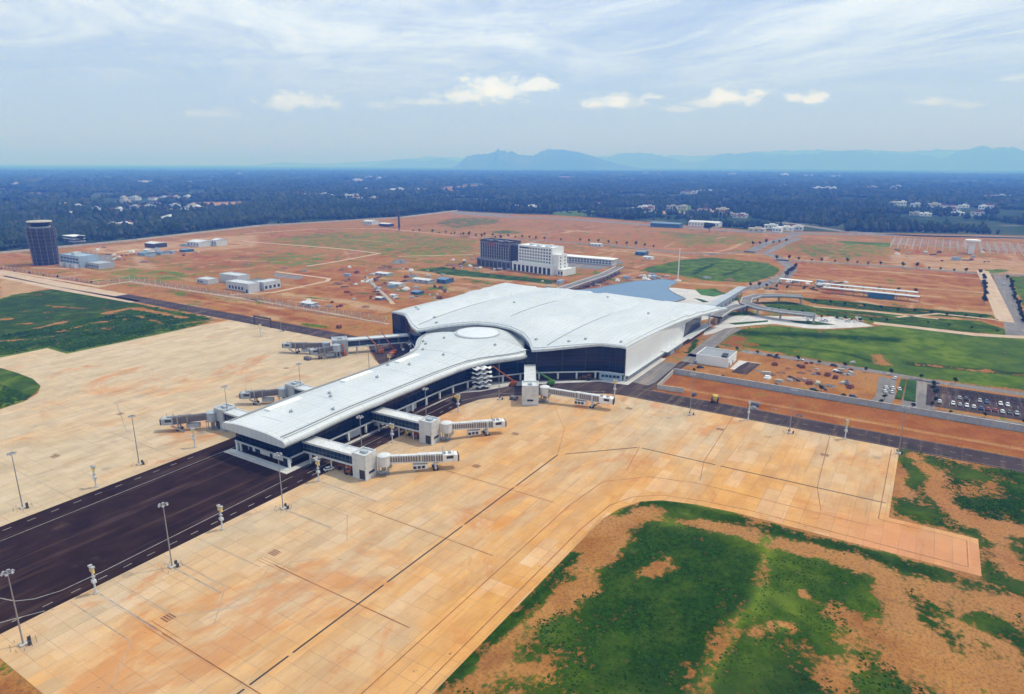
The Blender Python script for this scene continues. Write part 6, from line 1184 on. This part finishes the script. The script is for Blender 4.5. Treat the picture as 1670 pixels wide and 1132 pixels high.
# individual trees at the forest edge
ft = tree_proto('forest_tree', '', 'tree', 5.5, 12, 240, 'forest', 5, 1.1, .3); first = True
ep = path_pts(inset([e_[:2] for e_ in EDGE[:9]], 16), 17); random.seed(8); random.shuffle(ep); ne = 0
for x, y in ep:
    if ne >= 130 or abs(math.atan2(y, x)-math.radians(31.9)) > math.radians(40): continue
    o = ft if first else dup(ft); first = False; s_ = random.uniform(.7, 1.35); o.location = (x+random.uniform(-5, 9), y+random.uniform(-5, 9), 0); o.scale = (s_, s_, s_*random.uniform(.8, 1.2)); o.rotation_euler = (0, 0, random.uniform(0, 6))
    d = 'left of the thin chimney' if math.atan2(y, x) > math.radians(45) else 'behind the hotel' if math.atan2(y, x) > math.radians(20) else 'at the right above the white posts'
    o['label'] = 'dark tree on the forest edge '+d; o['group'] = 'dark trees on the forest edge '+d; ne += 1
bt = tree_proto('spreading_tree', 'big rounded dark tree between the blue shed and the white warehouse', 'tree', 11, 19, 500, 'forest', 15, 1.6, .6); bt.location = (*P(1157, 379), 0)
# low scrub and tall grass in the foreground fields
x = RNG.uniform(60, 330, 130000); y = RNG.uniform(-330, 84, 130000); g = ground_val(x, y); dd = np.hypot(x, y); nz = vnoise(x, y, 9, 31)*.6+vnoise(x, y, 3, 32)*.4
k = (g[:, 0]+(nz-.5)*1.3 > .72) & ~((x > 222) & (y > -29) & (x < 254) & (y < 3)) & ~((x > 222) & (y > -3)) & (y < 82) & (np.hypot(x-190, y-45) > -1) & ((y < 44) | (x < 184) | (np.hypot(x-184, y-44) < 38)); x, y = x[k], y[k]; nz = nz[k]
V0, F0 = crown_lp(5); sc2 = RNG.uniform(.12, .36, len(x))*(.5+nz); V_, F2 = blob(V0, F0, x, y, sc2, sc2*RNG.uniform(.35, .8, len(x)), 77, -.04); o = raw_mesh('tall_grass', V_, F2, M['tuft']); tag(o, 'rough clumps of tall grass in the foreground field', 'grass', kind='stuff')
x = RNG.uniform(80, 330, 26000); y = RNG.uniform(372, 560, 26000); g = ground_val(x, y); nz = vnoise(x, y, 9, 33)*.6+vnoise(x, y, 3, 34)*.4; k = (g[:, 0]+(nz-.5)*1.3 > .75) & ((y < 466) & (x < 150) & (y > 390) | (y > 498) | ((x > 206) & (y > 470))); x, y = x[k], y[k]
sc2 = RNG.uniform(.4, 1.2, len(x)); V_, F2 = blob(V0, F0, x, y, sc2, sc2*.55, 78, -.04); o = raw_mesh('tall_grass', V_, F2, M['tuft']); tag(o, 'rough clumps of grass on the left field beyond the pale apron', 'grass', kind='stuff')
# ---------------------------------------------------------------- hills
M['hill'] = simple('wooded_rock', (.08, .10, .06), .95, .35, .0016, spec=.1, dirt=(.17, .13, .10), dirt_amt=.6)
def hills(name, D, prof_, seed, depth=3000):
    az_ = [azel(px_, 200)[0] for px_, _ in prof_]; rs = np.random.default_rng(seed); A0, A1 = min(az_), max(az_); n = 260; m_ = 26; vs = []
    hh = [(h_*D/FP) for _, h_ in prof_]; order = np.argsort(az_); az2 = np.array(az_)[order]; h2 = np.array(hh)[order]
    jag = np.convolve(rs.normal(size=n+1+8), np.ones(5)/5, 'valid')[:n+1]; jag2 = rs.normal(size=n+1)
    for j in range(m_+1):
        t_ = j/m_; env = math.sin(math.pi*t_)**.8
        for i in range(n+1):
            a = A0+(A1-A0)*i/n; h_ = float(np.interp(a, az2, h2)); r = D+(t_-.5)*depth
            z = -30+(h_+30)*env*(1+.05*jag[i]+.02*jag2[i])*(1+(.10*math.sin(i*.37+j*.9)+.08*math.sin(i*.9-j*1.7))*(0 if j == m_//2 else 1)*.6); vs.append((r*math.cos(a), r*math.sin(a), z))
    F2 = [(j*(n+1)+i, j*(n+1)+i+1, (j+1)*(n+1)+i+1, (j+1)*(n+1)+i) for j in range(m_) for i in range(n)]
    o = raw_mesh(name, np.array(vs), np.array(F2), M['hill'], True); return tag(o, kind='structure')
hills('hills', 20000, [(735, 0), (748, 8), (760, 18), (775, 21), (795, 21), (812, 27), (835, 24), (855, 19), (872, 20), (893, 29), (915, 28), (940, 25), (965, 20), (985, 14), (1010, 8), (1040, 3), (1060, 0)], 1)
hills('hills', 29000, [(590, 0), (620, 6), (650, 11), (690, 9), (720, 13), (745, 9), (800, 6), (990, 14), (1010, 21), (1040, 22), (1075, 19), (1100, 14), (1120, 8), (1150, 10), (1180, 20), (1230, 21), (1290, 19), (1330, 20), (1385, 24), (1430, 22), (1470, 20), (1510, 19), (1545, 14), (1570, 22), (1600, 27), (1630, 27), (1670, 24), (1730, 18), (1800, 12)], 2, 5000)
hills('hills', 40000, [(400, 0), (450, 5), (520, 3), (620, 8), (700, 14), (820, 10), (1000, 16), (1150, 16), (1300, 24), (1500, 22), (1700, 22)], 3, 6000)
# ---------------------------------------------------------------- construction clutter
random.seed(44)
def stack_proto(name, label, group, boxes, mat):
    q = MB()
    for b_ in boxes: q.box(*b_, random.uniform(-.15, .15))
    o = q.build(name, M[mat]); return tag(o, label, name.replace('_', ' ').split()[-1], group)
PR = [stack_proto('board_stack', 'pale stack of boards lying on the bare construction ground', 'board stacks on the construction ground', [(-2.2, 2.2, -1, 1, 0, .5), (-2, 2.1, -.9, .9, .52, 1.0), (-1.8, 1.7, -.8, .7, 1.02, 1.4)], 'concrete'),
      stack_proto('steel_bundle', 'dark bundle of steel lying on the bare construction ground', 'steel bundles on the construction ground', [(-4, 4, -.6, -.1, 0, .4), (-3.6, 4.2, .1, .6, 0, .45), (-3.8, 3.9, -.3, .4, .46, .8)], 'dark'),
      stack_proto('brick_stack', 'red brown brick stack on the bare construction ground', 'brick stacks on the construction ground', [(-1.4, 1.4, -1.2, 1.2, 0, 1.3), (-1.1, .8, -.9, .9, 1.32, 1.9)], 'redbrown'),
      stack_proto('block_pile', 'white block pile on the bare construction ground', 'white block piles on the construction ground', [(-1.5, 1.5, -2.0, 2.0, 0, .9), (-1.0, 1.3, -1.5, .6, .92, 1.6)], 'white'),
      stack_proto('container_box', 'blue grey container box on the bare construction ground', 'blue grey containers on the construction ground', [(-1.3, 1.3, -3.2, 3.2, 0, 2.7)], 'bluegrey')]
ZN = [('d2', 640, 1320, 380, 600, 62), ('d2', 1340, 1480, 330, 395, 12), ('d3', 0, 380, 385, 402, 16), ('d3', 560, 1000, 470, 520, 14), ('f1', 860, 1620, 780, 1010, 30), ('d4', 560, 900, 320, 352, 26), ('d4', 20, 120, 285, 320, 10), ('d1', 540, 1300, 240, 330, 26), ('d1', 340, 760, 300, 372, 18), ('d4', 1040, 1560, 180, 232, 22), ('f1', 0, 260, 700, 780, 18), ('d3', 1060, 1400, 440, 480, 12), ('d2', 380, 620, 600, 650, 8)]
fr_ = [True]*5
for c_, x0, x1, y0, y1, n in ZN:
    for i in range(n):
        (x, y), = K(c_, [(random.uniform(x0, x1), random.uniform(y0, y1))])
        if 340 < x < 512 and 120 < y < 335: continue
        k = random.choices(range(5), [4, 3, 3, 3, 1])[0]; o = PR[k] if fr_[k] else dup(PR[k]); fr_[k] = False; s_ = random.uniform(.6, 1.25)*(1 if x < 480 else 1.35)
        o.location = (x, y, 0); o.scale = (s_, s_, s_); o.rotation_euler = (0, 0, random.uniform(0, 3.1))
# ---------------------------------------------------------------- haze
hz = MB(); hz.box(-7000, 104000, -100000, 104000, -1, 760); mh = bpy.data.materials.new('haze_air'); mh.use_nodes = True; th = NT(mh.node_tree); th.n.clear()
pv_ = th.node('ShaderNodeVolumePrincipled'); pv_.inputs['Color'].default_value = (.095, .28, 1.0, 1); pv_.inputs['Absorption Color'].default_value = (.90, .90, 1, 1)
pv_.inputs['Density'].default_value = 2.25e-4; pv_.inputs['Anisotropy'].default_value = 0.0
ho = th.node('ShaderNodeOutputMaterial'); th.l.new(pv_.outputs[0], ho.inputs['Volume'])
hzo = tag(hz.build('haze', mh), kind='stuff')
